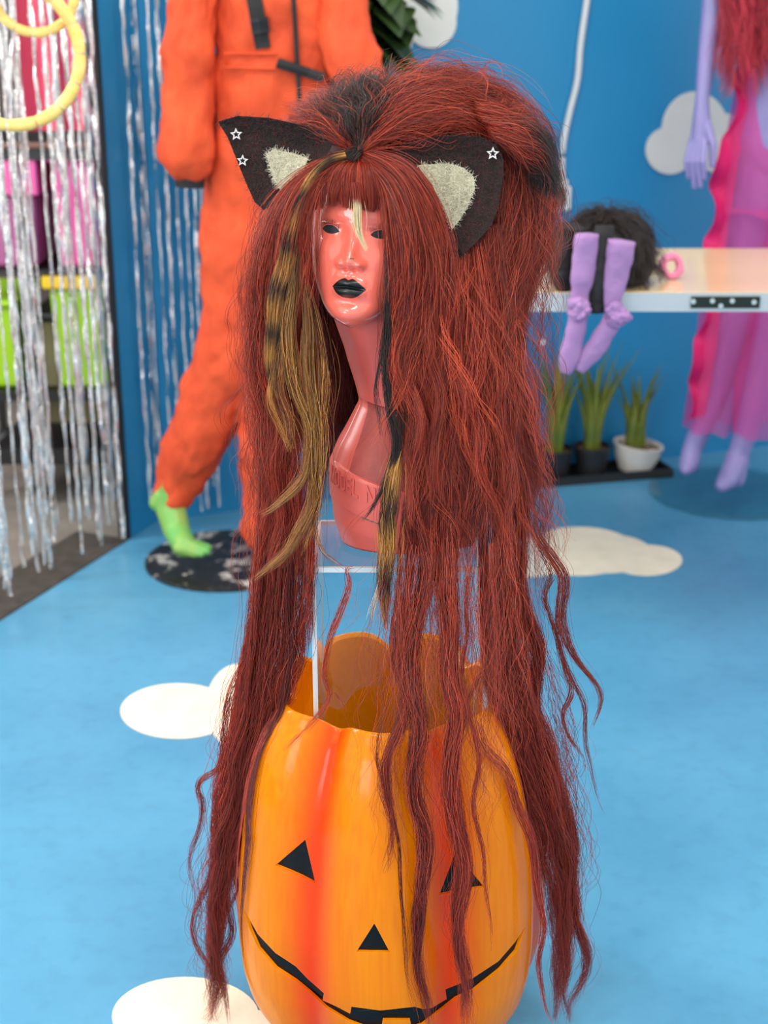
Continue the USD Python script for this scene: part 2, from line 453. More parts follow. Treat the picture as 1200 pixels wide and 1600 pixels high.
# ------------------------------------------------------------------ clear acrylic block that the bust stands on
BZ = float(PF(487, 887, 0)[2])
BY0 = 1.655
BTOP = float(P(620, 887, BY0)[2])
bx0, bx1 = float(P(487, 887, BY0)[0]), float(P(766, 887, BY0)[0])
BY1 = BY0 + .178
m_acrylic = usdkit.material(stage, '/World/Looks/clear_acrylic', {
    't': ('transparent_bsdf', {'color': (.975, .99, .992)}), 'gl': ('glossy_bsdf', {'color': (1, 1, 1), 'roughness': .03}), 'f': ('fresnel', {'IOR': 1.45}), 'g': ('geometry', {}),
    'i': ('math', {'math_type': 'subtract', 'value1': 1.0}), 'x': ('math', {'math_type': 'multiply'}), 'm': ('mix_closure', {})},
    [('g.backfacing', 'i.value2'), ('f.fac', 'x.value1'), ('i.value', 'x.value2'), ('x.value', 'm.fac'), ('t.BSDF', 'm.closure1'), ('gl.BSDF', 'm.closure2')], surface='m.closure')
ab = thing('acrylic_box', 'tall clear acrylic display box standing in the pumpkin under the pink bust', 'display box', ((bx0 + bx1) / 2, (BY0 + BY1) / 2, .02))
blk = tri2man(rbox((bx1 - bx0, BY1 - BY0, BTOP - .021), .002, 12))
blk = man2tri(blk - manifold3d.Manifold.cube([bx1 - bx0 - .008, BY1 - BY0 - .008, BTOP - .021], True).translate([0, 0, -.006]))
blk.apply_translation([(bx0 + bx1) / 2, (BY0 + BY1) / 2, (BTOP + .021) / 2])
abx = obj('panels', blk, m_acrylic, ab, smooth=25)
m_edgeglow = usdkit.material(stage, '/World/Looks/acrylic_edge', {
    't': ('transparent_bsdf', {'color': (.95, .96, .96)}), 'd': ('principled_bsdf', {'base_color': (.72, .76, .78), 'roughness': .25}), 'm': ('mix_closure', {'fac': .6})},
    [('t.BSDF', 'm.closure1'), ('d.BSDF', 'm.closure2')], surface='m.closure')
for x in (bx0 + .002, bx1 - .002):
    for y in (BY0 + .002, BY1 - .002):
        obj('edge', box([x - .0032, y - .0032, .03], [x + .0032, y + .0032, BTOP - .001]), m_edgeglow, ab)
for y in (BY0 + .002, BY1 - .002):
    obj('edge', box([bx0 + .004, y - .0030, BTOP - .0062], [bx1 - .004, y + .0030, BTOP - .0002]), m_edgeglow, ab)
for x in (bx0 + .002, bx1 - .002):
    obj('edge', box([x - .0030, BY0 + .004, BTOP - .0062], [x + .0030, BY1 - .004, BTOP - .0002]), m_edgeglow, ab)

# ------------------------------------------------------------------ pink mannequin bust
m_pink = M('glossy_coral_pink', S(240, 112, 94), .12, var=.03, scale=6, bump=.015, bscale=25, coat_weight=.6, coat_roughness=.05)
m_pinkmatte = M('worn_coral_pink', S(186, 78, 68), .55, color2=S(150, 60, 54), scale=18, bump=.12, bscale=80)
m_lip = M('black_lip_paint', S(20, 23, 24), .30)
m_eye = M('black_eye_hollow', S(22, 23, 25), .7)
m_chip = M('green_paint_chip', S(84, 100, 70), .6)
HS = .0093
W_ = np.array([(-12.2, .05), (-12.05, 1.1), (-11.8, 2.1), (-11.4, 3.1), (-10.6, 4.15), (-9.5, 5.1), (-8.0, 5.9), (-6, 6.6), (-4, 7.0), (-2, 7.2), (0, 7.3), (3, 7.35), (6, 7.1), (8.5, 6.0), (10.5, 3.9), (11.6, 1.6), (11.9, .3)])
FD = np.array([(-12.2, 5.6), (-12.05, 6.7), (-11.8, 7.5), (-11.0, 8.4), (-10, 8.7), (-8.5, 8.5), (-6.5, 8.7), (-4, 8.75), (-1, 8.7), (2, 8.9), (5, 8.6), (8, 7.0), (10.5, 4.2), (11.9, .4)])
BD = np.array([(-12.2, -5.0), (-12.0, -3.0), (-11.6, -1.0), (-11, 1.0), (-9, 3.5), (-6, 6.5), (-2, 9), (2, 10), (5, 9.6), (8, 7.6), (10.5, 4.2), (11.9, .4)])
PE = 2.08


def lut(t):
    zs = np.linspace(-12.2, 11.9, 300)
    v = np.interp(zs, *t.T)
    v2 = np.convolve(np.pad(v, 9, 'edge'), np.hanning(21)[1:-1] / np.hanning(21).sum(), 'valid')
    return lambda z: np.interp(z, zs, v2)


fW, fF, fB = lut(W_), lut(FD), lut(BD)


def gs(x, z, cx, cz, sx, sz):
    return np.exp(-((x - cx) / sx) ** 2 - ((z - cz) / sz) ** 2)


def face_disp(x, z):
    ax = np.abs(x)
    N = np.interp(z, [-5.1, -4.75, -4.5, -4.15, -3.7, -3.2, -2.3, -1.0, .3, 1.3], [0, .12, .7, 1.5, 1.85, 1.8, 1.3, .68, .3, 0])
    sg = np.interp(z, [-4.7, -4, -3, -1.5, 0], [1.2, 1.12, .98, .84, .74])
    d = N * np.exp(-(ax / sg) ** 2.0)
    d += 1.0 * gs(ax, z, 1.35, -3.95, .55, .55)                       # nostril wings
    d -= .55 * gs(ax, z, .55, -4.62, .30, .22)
    d -= .55 * gs(ax, z, 3.2, .1, 1.8, 1.3) + .35 * gs(ax, z, 1.75, .15, .7, .9)      # sockets
    d += .42 * gs(ax, z, 3.3, .1, 1.35, .85)                          # eyelids
    d += .10 * gs(ax, z, 3.3, .78, 1.5, .16) - .08 * gs(ax, z, 3.3, 1.08, 1.5, .14)
    d += .12 * gs(ax, z, 2.8, 2.2, 2.2, .9)                           # brow
    d += .35 * gs(ax, z, 4.1, -2.6, 1.7, 1.6)                         # cheek
    d -= .18 * gs(ax, z, 4.0, -6.4, 1.2, 1.8)
    d -= .12 * np.exp(-((ax - (1.7 + (-4.2 - z) * .35)) / .28) ** 2) * np.clip((z + 7) / 2.2, 0, 1) * np.clip((-3.6 - z), 0, 1)
    d += .55 * gs(x, z, 0, -6.8, 2.3, 1.5)                            # mouth mound
    lw = np.clip(1 - (ax / 2.3) ** 2.5, 0, 1)
    bow = -.28 * np.exp(-(ax / .35) ** 2) + .05
    d += lw * (.42 * np.exp(-((z + 6.28 - bow * .4) / .48) ** 2) + .55 * np.exp(-((z + 7.5) / .55) ** 2) - .42 * np.exp(-((z + 6.86 - .06 * np.cos(ax * 2)) / .17) ** 2))
    d -= .10 * gs(x, z, 0, -5.35, .28, .5)                            # philtrum
    d -= .38 * gs(x, z, 0, -8.75, 1.8, .55)
    d += .50 * gs(x, z, 0, -10.2, 1.6, 1.0)                           # chin
    return d


def face_y(x, z):
    w = fW(z)
    return -fF(z) * np.clip(1 - (np.abs(x) / w) ** PE, 0, 1) ** (1 / PE) - face_disp(x, z)


def rot(axis, deg):
    return trimesh.transformations.rotation_matrix(math.radians(deg), axis)[:3, :3]


HR = rot([0, 1, 0], 4.0) @ rot([0, 0, 1], -13.0) @ rot([1, 0, 0], -7.0)      # roll, turn to the left, chin up
HO = P(551.5, 363, 1.655) - HR @ np.array([0, face_y(0.0, 0.0), 0.0]) * HS


def head(pts):
    return np.asarray(pts) @ HR.T * HS + HO


def make_head():
    zs = np.r_[np.linspace(-12.2, -9, 30), np.linspace(-8.95, 2, 130), np.linspace(2.2, 11.9, 24)]
    u = np.linspace(-1, 1, 201)[:-1]
    ph = np.sign(u) * np.abs(u) ** 1.35 * np.pi                # dense at the face
    rows = []
    for z in zs:
        w = fW(z)
        sx, cx = np.sin(ph), np.cos(ph)
        x = w * np.sign(sx) * np.abs(sx) ** (2 / PE)
        yb = np.abs(cx) ** (2 / PE)
        y = np.where(cx > 0, -fF(z) * yb - face_disp(x, z) * np.clip(cx * 3, 0, 1), fB(z) * yb)
        zz = z + .42 * np.clip(y + 5.5, 0, 20) * np.clip((-6 - z) / 6, 0, 1)      # jaw rises towards the ear
        rows.append(np.stack([x, y, zz], 1))
    g = grid_mesh(np.array(rows), True, True)
    g.vertices = head(g.vertices)
    return g


def zrow(py, y):
    return float(P(600, py, y)[2])


def bust_sections():
    rows = [(871.5, 631, 62, 1.752), (868, 631, 72, 1.752), (860, 631, 86, 1.752), (848, 631, 97, 1.752), (838, 631, 104, 1.752), (827, 631, 111, 1.752), (822, 631, 113.5, 1.752), (800, 631, 117, 1.752), (770, 630, 117, 1.752), (750, 629, 115, 1.752), (742, 629, 112, 1.752), (715, 627, 100, 1.752), (690, 624, 85, 1.753), (665, 620, 70, 1.755), (645, 616, 58, 1.757),
            (635, 614, 54.5, 1.758), (628, 613, 54, 1.758), (600, 607, 54, 1.758), (570, 600, 55, 1.755), (540, 594, 57, 1.75), (515, 588, 60, 1.745), (490, 584, 64, 1.74), (465, 582, 66, 1.74)]
    sec = []
    for py, cx, hw, y in rows:
        a = hw / 2200 * np.linalg.norm(P(cx, py, y) - [0, 0, CAM_H]) * .985
        q = np.interp(py, [465, 640, 760, 872], [1.0, .98, .74, .66])
        c = P(cx, py, y)
        sec.append((c[0], y, c[2], a, a * q))
    s = spline(np.array(sec), 150)
    s[0, 2] = BTOP
    dz = s[0, 2] - sec[0][2]
    return s


BS = bust_sections()
BS[:, 2] += np.interp(np.arange(len(BS)), [0, 20], [BTOP + .0005 - BS[0, 2], 0])


def bust_r(z, w):
    """Bust outline at height z and angle w (0 = right, -90 deg = front), with its steps."""
    o = np.argsort(BS[:, 2])
    x, y, a, b = (np.interp(z, BS[o, 2], BS[o, i]) for i in (0, 1, 3, 4))
    return x, y, a, b


def bust_pt(z, w, off=0.0):
    x, y, a, b = bust_r(z, w)
    t = z + TILT * (np.cos(w) * a)                          # its bands run lower towards the right
    e = 2 / 2.25
    c, s = np.sign(np.cos(w)) * np.abs(np.cos(w)) ** e, np.sign(np.sin(w)) * np.abs(np.sin(w)) ** e
    n = np.stack([c / a, s / b, 0 * c], -1); n /= np.linalg.norm(n, axis=-1, keepdims=True)
    k = np.clip((z - BTOP) / .03, 0, 1)
    return np.stack([x + a * c, y + b * s, z + k * TILT * np.cos(w - 0) * a * np.clip((zrow(560, 1.75) - z) / .08, 0, 1)], -1) + n * np.asarray(off)[..., None]


TILT = -.30
Z1, Z2, Z3 = zrow(643, 1.70), zrow(766, 1.69), zrow(826, 1.69)


def make_bust():
    zs = np.unique(np.r_[np.linspace(BTOP + .0005, BS[:, 2].max(), 170), Z1 + np.array([-.0025, -.0015, 0, .001]), Z2 + np.array([-.0012, 0, .0015, .0025]), Z3 + np.array([-.002, 0, .0008])])
    w = np.linspace(0, 2 * np.pi, 200, endpoint=False)
    rows = []
    for z in zs:
        front = 1.0
        pan = (Z2 + .0004 < z < Z1 - .0008) * np.clip(1.5 - np.abs(np.angle(np.exp(1j * (w + np.pi / 2 + .12)))) / .75, 0, 1) ** .6
        low = (z < Z3 - .0005) * 1.0
        rows.append(bust_pt(np.full_like(w, z), w, -.0028 * np.clip(pan * 3, 0, 1) - .0016 * low))
    return grid_mesh(np.array(rows), True, True)


bust = thing('mannequin_bust', 'glossy coral pink mannequin bust with black lips and eye hollows, wearing the long red wig', 'mannequin head', (float(BS[0, 0]), float(BS[0, 1]), BTOP))
m_pinksatin = M('satin_coral_pink', S(226, 102, 90), .34, color2=S(212, 92, 82), scale=9, bump=.03, bscale=40)
obj('head', make_head(), m_pink, bust, smooth=50)
obj('neck_and_chest', make_bust(), m_pinksatin, bust, smooth=50)


def on_face(poly, off, edge=.22):
    m = trimesh.creation.extrude_polygon(Polygon(poly), 1.0, engine='earcut')
    v, f = trimesh.remesh.subdivide_to_size(m.vertices * [1, 1, .1], m.faces, edge, max_iter=12)
    y = face_y(v[:, 0], v[:, 1]) + .12 - v[:, 2] / .1 * (.12 + off)
    t = trimesh.Trimesh(head(np.stack([v[:, 0], y, v[:, 1]], 1)), f); t.merge_vertices()
    return t


def smooth_ring(pts, k=80):
    p = np.array(pts + pts[:1], float)
    return spline(p, k)[:-1, :2]


lip_top = spline([(-2.2, -6.95), (-1.25, -6.1), (-.5, -5.74), (0, -5.93), (.5, -5.74), (1.25, -6.1), (2.2, -6.95)], 40)
lip_bot = spline([(2.2, -6.95), (1.45, -7.75), (.7, -8.15), (0, -8.22), (-.7, -8.15), (-1.45, -7.75), (-2.2, -6.95)], 40)
obj('lips', on_face(np.vstack([lip_top[:-1], lip_bot[:-1]]), .075), m_lip, bust, smooth=60, label='full black painted lips')
for s in (-1, 1):
    eye = np.vstack([spline([(2.0, -.12), (2.5, .38), (3.3, .62), (4.1, .45), (4.6, .02)], 24)[:-1], spline([(4.6, .02), (3.9, -.38), (3.1, -.48), (2.45, -.35), (2.0, -.12)], 24)[:-1]]) * [s, 1]
    obj('eye', on_face(eye, .03), m_eye, bust, smooth=60, label='black almond-shaped eye hollow')
for x, z, r in ((-.12, -2.55, .13), (-.05, -3.35, .12), (.38, -3.2, .17), (.55, -3.22, .1)):
    w = np.linspace(0, 2 * np.pi, 10, endpoint=False)
    obj('paint_chip', on_face(np.c_[x + r * np.cos(w), z + r * .8 * np.sin(w)], .006, .3), m_chip, bust)
m_lash = M('lash_black', S(40, 18, 20), .5)
rng = np.random.default_rng(5)
for s in (-1, 1):
    la, lw = [], []
    for a in np.linspace(0, 1, 26):
        x = s * (2.1 + 2.6 * a); z = .2 + .5 * math.sin(a * math.pi) ** .8
        y = float(face_y(np.array([x]), np.array([z]))[0])
        l = rng.uniform(.35, .75)
        e = np.array([x, y - .05, z]); dx = s * (a - .45) * .6 + rng.normal(0, .12)
        la.append(head(np.array([e, e + [dx * .3 * l, -.45 * l, .25 * l], e + [dx * .7 * l, -.6 * l, .7 * l], e + [dx * l, -.55 * l, 1.15 * l]])))
        lw.append([.0004, .00035, .0003, .00015])
    curves('lashes', [np.array(la)], [np.array(lw)], [np.zeros((len(la), 4, 3)) + .02], m_lash, bust)

# dirty recessed panel and raised lettering on the chest
wz = np.linspace(-np.pi / 2 - .82, -np.pi / 2 + .62, 60)
zz = np.linspace(Z2 + .0012, Z1 - .0018, 50)
Wg, Zg = np.meshgrid(wz, zz)
v0, v1 = bust_pt(Zg, Wg, np.full_like(Wg, -.0036)), bust_pt(Zg, Wg, np.full_like(Wg, -.0019))
pan = grid_mesh(v1)
obj('chest_panel', pan, m_pinkmatte, bust, smooth=True, label='recessed worn matte panel on the chest')


def bust_text(text, w0, z0, h, cond):
    t = meshkit.text_mesh(text, h, .002, bold=True)
    v, f = trimesh.remesh.subdivide_to_size(t.vertices, t.faces, h * .35)
    wide = v[:, 0] * cond
    _, _, a, b = bust_r(z0, 0)
    w = w0 + wide / (.5 * (a + b)) * 1.05
    q = bust_pt(z0 + v[:, 1], w, -.0006 + v[:, 2] * 1.1)
    return trimesh.Trimesh(q, f, process=False)


zt = Z2 - .0275
for word, w0, cond in (('MODEL', -np.pi / 2 - 1.28, .50), ('NO', -np.pi / 2 - .50, .62)):
    obj('lettering', bust_text(word, w0, zt, .0225, cond), m_pinksatin, bust, smooth=30)
ca = np.linspace(-np.pi / 2 - .55, -np.pi / 2 - .28, 14)
chip = [bust_pt(Z3 + o + .0006 * np.sin(np.arange(14) * 1.7 + o * 900), ca, np.full(14, .0003)) for o in (-.0012, .0002)]
obj('paint_chip', grid_mesh(np.array(chip)), m_chip, bust)
# ------------------------------------------------------------------ wig
def hair_mat(name, rough=.42, spec=.45, **kw):
    return usdkit.material(stage, '/World/Looks/' + name, {'a': ('attribute', {'attribute': 'tint'}), 'p': ('principled_bsdf', {'roughness': rough, 'specular_ior_level': spec, **kw})}, [('a.color', 'p.base_color')], surface='p.BSDF')


m_hair = hair_mat('hair_strands')
RED, RED_HI, RED_LO = np.array(S(136, 38, 21)), np.array(S(192, 74, 42)), np.array(S(82, 19, 13))
BLACK, BLACK_HI = np.array(S(24, 19, 18)), np.array(S(58, 42, 36))
GOLD, GOLD_HI, GOLD_LO = np.array(S(172, 114, 46)), np.array(S(222, 166, 88)), np.array(S(104, 62, 26))
BROWN = np.array(S(52, 36, 24))
CREAM, CREAM_HI = np.array(S(214, 196, 150)), np.array(S(236, 222, 184))


def shade(rng, n, lo, mid, hi):
    u = rng.normal(0, 1, n)[:, None]
    return np.where(u < 0, mid + (lo - mid) * np.clip(-u * .6, 0, 1), mid + (hi - mid) * np.clip(u * .6, 0, 1))


def red(rng, n):
    c = shade(rng, n, RED_LO, RED, RED_HI)
    k = rng.random(n) < .035
    c[k] = BLACK_HI
    return c


def black(rng, n): return shade(rng, n, BLACK * .6, BLACK, BLACK_HI)
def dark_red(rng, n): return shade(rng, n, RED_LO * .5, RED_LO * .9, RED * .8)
def root_mix(rng, n): return np.where(rng.random((n, 1)) < .5, black(rng, n), red(rng, n))
def gold(rng, n): return shade(rng, n, GOLD_LO, GOLD, GOLD_HI)
def cream(rng, n): return shade(rng, n, CREAM * .75, CREAM, CREAM_HI)


def avoid(p):
    """Keep hair outside the pumpkin, the clear box and the bust's neck."""
    rel = p - [XC, YP, 0]
    rr = np.hypot(rel[..., 0], rel[..., 1]) + 1e-9
    z = np.clip(p[..., 2], 0, RIM)
    lim = pump_r(np.arctan2(rel[..., 1], rel[..., 0]), z) + .005
    top = np.clip((RIM + .03 - p[..., 2]) / .05, 0, 1)
    k = np.where((rr < lim) & (rel[..., 1] < .10), 1 + (lim / rr - 1) * top, 1.0)
    out = p.copy()
    out[..., 0] = XC + rel[..., 0] * k
    out[..., 1] = YP + rel[..., 1] * k
    inb = (out[..., 0] > bx0 - .008) & (out[..., 0] < bx1 + .008) & (out[..., 2] < BTOP + .012) & (out[..., 1] > BY0 - .006) & (out[..., 1] < BY0 + .09)
    out[..., 1] = np.where(inb, BY0 - .006 - .02 * (out[..., 1] - BY0), out[..., 1])
    out[..., 2] = np.maximum(out[..., 2], .006)
    return out


def strands(rng, guide, n, K=16, wave=.0, wl=.08, frizz=.004, lmin=.75, t0=.0, fly=.07, w0=.00042, w1=.00018, dep=1.0, clump=0.0, pinch=0.0, tint=red, stripe=None, rough=1.0, tone=.16):
    """n strands along a guide of (x, y, z, radius) points: a lock."""
    g = spline(guide, 160)
    u = np.linspace(0, 1, 160)
    length = np.linalg.norm(np.diff(g[:, :3], axis=0), axis=1).sum()
    tg = np.gradient(g[:, :3], axis=0); tg /= np.linalg.norm(tg, axis=1, keepdims=True)
    e1 = np.cross(tg, [0, 1.0, 0]); nn = np.linalg.norm(e1, axis=1, keepdims=True)
    e1 = np.where(nn < .2, [1.0, 0, 0], e1 / np.maximum(nn, 1e-6)); e2 = np.cross(e1, tg)
    L = rng.uniform(lmin, 1, n) ** .7
    s0 = rng.uniform(0, t0, n) if t0 else np.zeros(n)
    T = s0[:, None] + (L - s0)[:, None] * np.linspace(0, 1, K)
    at = lambda a: np.stack([np.interp(T, u, a[:, j]) for j in range(a.shape[1])], -1)
    c, r, A, B = at(g[:, :3]), np.interp(T, u, g[:, 3]), at(e1), at(e2)
    rho, al = np.sqrt(rng.random(n)), rng.uniform(0, 2 * np.pi, n)
    if clump:
        rho = rho ** (1 + clump)
    far = rng.random(n) < fly
    rho = np.where(far, rng.uniform(1, 2.3, n), rho)
    ca, sa = (rho * np.cos(al))[:, None], (rho * np.sin(al) * dep)[:, None]
    ph = rng.uniform(0, 6.28) + rng.normal(0, .35, n)[:, None]
    ramp = np.clip(T * 2.5, 0, 1)
    wave = wave * np.clip((T - .22) * 2.2, .12, 1) if K > 11 else wave
    sc = T * length / wl * 2 * np.pi
    w_a = wave * ramp * np.sin(sc + ph + .8 * np.sin(sc * .37 + ph))
    w_b = wave * .7 * ramp * np.cos(sc * .9 + ph * 1.3)
    fr = frizz * np.where(far, 2.6, 1.0)[:, None] * ramp
    f1, f2, p1, p2 = (rng.uniform(a, b, (n, 1)) for a, b in ((.6, 1.6), (1.6, 3.4), (0, 6.28), (0, 6.28)))
    q1, q2 = rng.uniform(0, 6.28, (n, 1)), rng.uniform(0, 6.28, (n, 1))
    base = T * length / .15 * 2 * np.pi * rough
    j1 = fr * (np.sin(base * f1 * .5 + p1) + .45 * np.sin(base * f2 * .6 + p2))
    j2 = fr * (np.sin(base * f1 * .5 + q1) + .45 * np.sin(base * f2 * .6 + q2))
    if pinch:
        r = r * (1 - pinch * (.5 + .5 * np.sin(sc * .5 + ph.mean())))
    p = c + A * (r * ca + w_a + j1)[..., None] + B * (r * sa + w_b + j2)[..., None]
    w = np.interp(np.linspace(0, 1, K), [0, .6, 1], [w0, w0 * .85, w1])[None] * rng.uniform(.75, 1.2, (n, 1))
    col = np.repeat(tint(rng, n)[:, None, :], K, 1) * np.exp(rng.normal(0, tone))
    if stripe is not None:
        col = stripe(rng, T, col)
    return avoid(p), w, col


PXM = 1.0 / 1260.0                     # metres per pixel at the display


def gpx(pts, rad, z=None):
    """Guide of (px, py, distance) points and radii in pixels to world."""
    a = np.array(pts, float)
    w = P(a[:, 0], a[:, 1], a[:, 2])
    r = np.interp(np.linspace(0, 1, len(a)), np.linspace(0, 1, len(np.atleast_1d(rad))), np.atleast_1d(rad)) * PXM
    return np.c_[w, r]


class Hair:
    def __init__(self): self.p, self.w, self.c = [], [], []

    def add(self, *a, **k):
        p, w, c = strands(*a, **k)
        self.p.append(p); self.w.append(w); self.c.append(c)

    def build(self, name, parent, label=None):
        return curves(name, self.p, self.w, self.c, m_hair, parent, label=label)


DENS = 1.12


def sheet(rng, guides, nlocks, per, rad, spread=6.0, dspread=.012, lcut=(.8, 1.0), sweep=0, **kw):
    """Locks scattered between neighbouring guides."""
    H = Hair()
    per = int(per * DENS)
    G = [spline(np.array(g, float), 24) for g in guides]
    for i in range(nlocks):
        u = (i + rng.random()) / nlocks * (len(G) - 1)
        j = min(int(u), len(G) - 2)
        q = G[j] + (u - j) * (G[j + 1] - G[j])
        t = np.linspace(0, 1, 24)[:, None]
        q = q + np.c_[rng.normal(0, spread) * t + rng.normal(0, spread * .5) * np.sin(t * np.pi * 2 + rng.uniform(0, 6)), 0 * t, rng.normal(0, dspread) * t + rng.normal(0, dspread * .5)]
        q = q[:max(4, int(24 * rng.uniform(*lcut)))][::2]
        rr = np.array(rad) * rng.uniform(.6, 1.3) * np.interp(np.linspace(0, 1, len(rad)), [0, .7, 1], [1, 1, rng.uniform(.35, 1)])
        if sweep:
            tt = np.linspace(0, 1, len(q))
            q = q + np.c_[rng.normal(0, sweep) * np.sin(tt * np.pi * rng.uniform(1.2, 3.2) + rng.uniform(-.6, .6)) * tt ** .6, 0 * tt, rng.normal(0, .012) * np.sin(tt * np.pi * rng.uniform(1, 3)) * tt]
        H.add(rng, gpx(q, rr), per, **kw)
    return H


wig = thing('wig', 'very long red wig with black cat ears and striped blonde streaks, on the pink bust', 'wig', P(590, 300, 1.75))

# cap under the hair
m_cap = M('wig_cap_red', tuple(RED_LO * .7), .8, var=.3, scale=40)
cap = trimesh.creation.icosphere(5, 1.0)
cv = np.array(cap.vertices)
cc = P(585, 330, 1.775)
cv = cv * [.083, .098, .105] + cc
cf = cap.faces[(cv[cap.faces].mean(1)[:, 1] > 1.70) | (cv[cap.faces].mean(1)[:, 2] > float(P(580, 285, 1.7)[2]))]
capm = trimesh.Trimesh(cv, cf); capm.remove_unreferenced_vertices()
obj('wig_cap', capm, m_cap, wig, smooth=True)

# --- volume behind and beside the head
rng = np.random.default_rng(11)
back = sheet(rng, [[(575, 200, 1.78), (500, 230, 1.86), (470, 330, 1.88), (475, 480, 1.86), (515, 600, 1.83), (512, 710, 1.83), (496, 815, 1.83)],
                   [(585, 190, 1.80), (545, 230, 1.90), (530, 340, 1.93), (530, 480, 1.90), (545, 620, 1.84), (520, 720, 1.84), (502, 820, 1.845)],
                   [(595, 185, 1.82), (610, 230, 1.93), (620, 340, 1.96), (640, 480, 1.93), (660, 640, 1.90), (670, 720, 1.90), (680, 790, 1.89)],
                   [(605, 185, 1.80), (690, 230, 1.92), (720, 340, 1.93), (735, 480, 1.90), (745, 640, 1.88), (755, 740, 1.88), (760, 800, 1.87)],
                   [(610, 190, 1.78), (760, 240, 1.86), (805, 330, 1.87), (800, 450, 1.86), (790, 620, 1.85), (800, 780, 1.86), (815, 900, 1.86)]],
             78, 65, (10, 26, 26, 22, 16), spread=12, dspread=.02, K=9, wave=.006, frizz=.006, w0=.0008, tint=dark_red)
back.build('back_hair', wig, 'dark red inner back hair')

rng = np.random.default_rng(12)
right_back = sheet(rng, sweep=16, guides= [[(586, 222, 1.72), (646, 196, 1.73), (716, 200, 1.745), (766, 240, 1.75), (782, 320, 1.74), (766, 400, 1.72), (741, 480, 1.71), (738, 560, 1.70), (748, 660, 1.69), (761, 760, 1.68), (771, 880, 1.67)],
                         [(591, 205, 1.74), (666, 165, 1.75), (751, 175, 1.77), (801, 235, 1.78), (818, 330, 1.77), (801, 420, 1.75), (781, 500, 1.74), (781, 600, 1.72), (786, 700, 1.71), (786, 800, 1.70), (786, 900, 1.69)],
                         [(596, 195, 1.77), (690, 145, 1.79), (781, 160, 1.82), (831, 225, 1.83), (848, 320, 1.82), (836, 420, 1.80), (801, 510, 1.78), (808, 600, 1.76), (824, 700, 1.75), (821, 790, 1.74), (821, 900, 1.72)]],
                   nlocks=62, per=75, rad=(5, 20, 17, 15, 14), spread=9, dspread=.014, K=15, wave=.006, wl=.11, frizz=.003, lcut=(.62, 1.0), fly=.06)
right_back.build('side_hair', wig, 'voluminous red hair behind the right-hand ear')

rng = np.random.default_rng(13)
lower_fill = sheet(rng, sweep=14, guides= [[(705, 400, 1.70), (700, 470, 1.69), (690, 560, 1.68), (690, 660, 1.67), (700, 760, 1.66), (690, 860, 1.65), (690, 920, 1.645)],
                         [(735, 390, 1.70), (740, 470, 1.695), (735, 560, 1.69), (745, 660, 1.68), (755, 760, 1.67), (760, 860, 1.66), (765, 930, 1.66)],
                         [(770, 350, 1.71), (780, 450, 1.71), (780, 560, 1.70), (800, 660, 1.69), (815, 760, 1.68), (810, 860, 1.67), (815, 950, 1.67)]],
                   nlocks=44, per=75, rad=(10, 16, 14, 12, 10), spread=10, dspread=.012, K=12, wave=.006, wl=.12, frizz=.003, lcut=(.6, .97), fly=.07)
lower_fill.build('side_hair', wig, 'wavy red hair hanging below the right-hand ear')

rng = np.random.default_rng(24)
under = sheet(rng, [[(640, 560, 1.668), (640, 640, 1.662), (645, 720, 1.652), (640, 800, 1.645), (650, 880, 1.640), (650, 930, 1.64)],
                    [(690, 560, 1.672), (695, 640, 1.668), (690, 720, 1.656), (700, 800, 1.650), (700, 880, 1.643), (705, 930, 1.64)],
                    [(740, 560, 1.680), (745, 640, 1.675), (750, 720, 1.665), (755, 800, 1.658), (755, 880, 1.648), (760, 930, 1.645)]],
              26, 60, (8, 13, 14, 13, 9), spread=9, dspread=.004, K=10, wave=.004, wl=.12, frizz=.003, lcut=(.72, .95), fly=.06, tint=lambda r, n: np.where(r.random((n, 1)) < .5, dark_red(r, n), red(r, n)))
under.build('side_hair', wig, 'darker red hair lying over the right of the chest')

# --- front curtain right of the face
rng = np.random.default_rng(14)
curtain = sheet(rng, sweep=9, guides= [[(560, 244, 1.672), (590, 275, 1.655), (609, 340, 1.645), (618, 420, 1.645), (620, 500, 1.65), (625, 580, 1.65), (640, 660, 1.64), (632, 740, 1.635), (622, 800, 1.63), (640, 850, 1.63)],
                      [(566, 242, 1.675), (605, 262, 1.66), (640, 320, 1.65), (655, 400, 1.65), (650, 480, 1.655), (640, 560, 1.655), (655, 650, 1.65), (655, 740, 1.64), (650, 820, 1.635), (670, 880, 1.635)],
                      [(572, 238, 1.68), (620, 246, 1.665), (664, 290, 1.66), (692, 360, 1.66), (702, 430, 1.665), (706, 500, 1.665), (695, 580, 1.665), (700, 680, 1.66), (712, 770, 1.65), (715, 880, 1.64)]],
                nlocks=44, per=85, rad=(3, 10, 11, 11, 11), spread=5, dspread=.006, K=15, wave=.005, wl=.12, frizz=.0018, lcut=(.6, .96), fly=.06)
curtain.build('front_curtain', wig, 'long straight red hair falling beside the face')

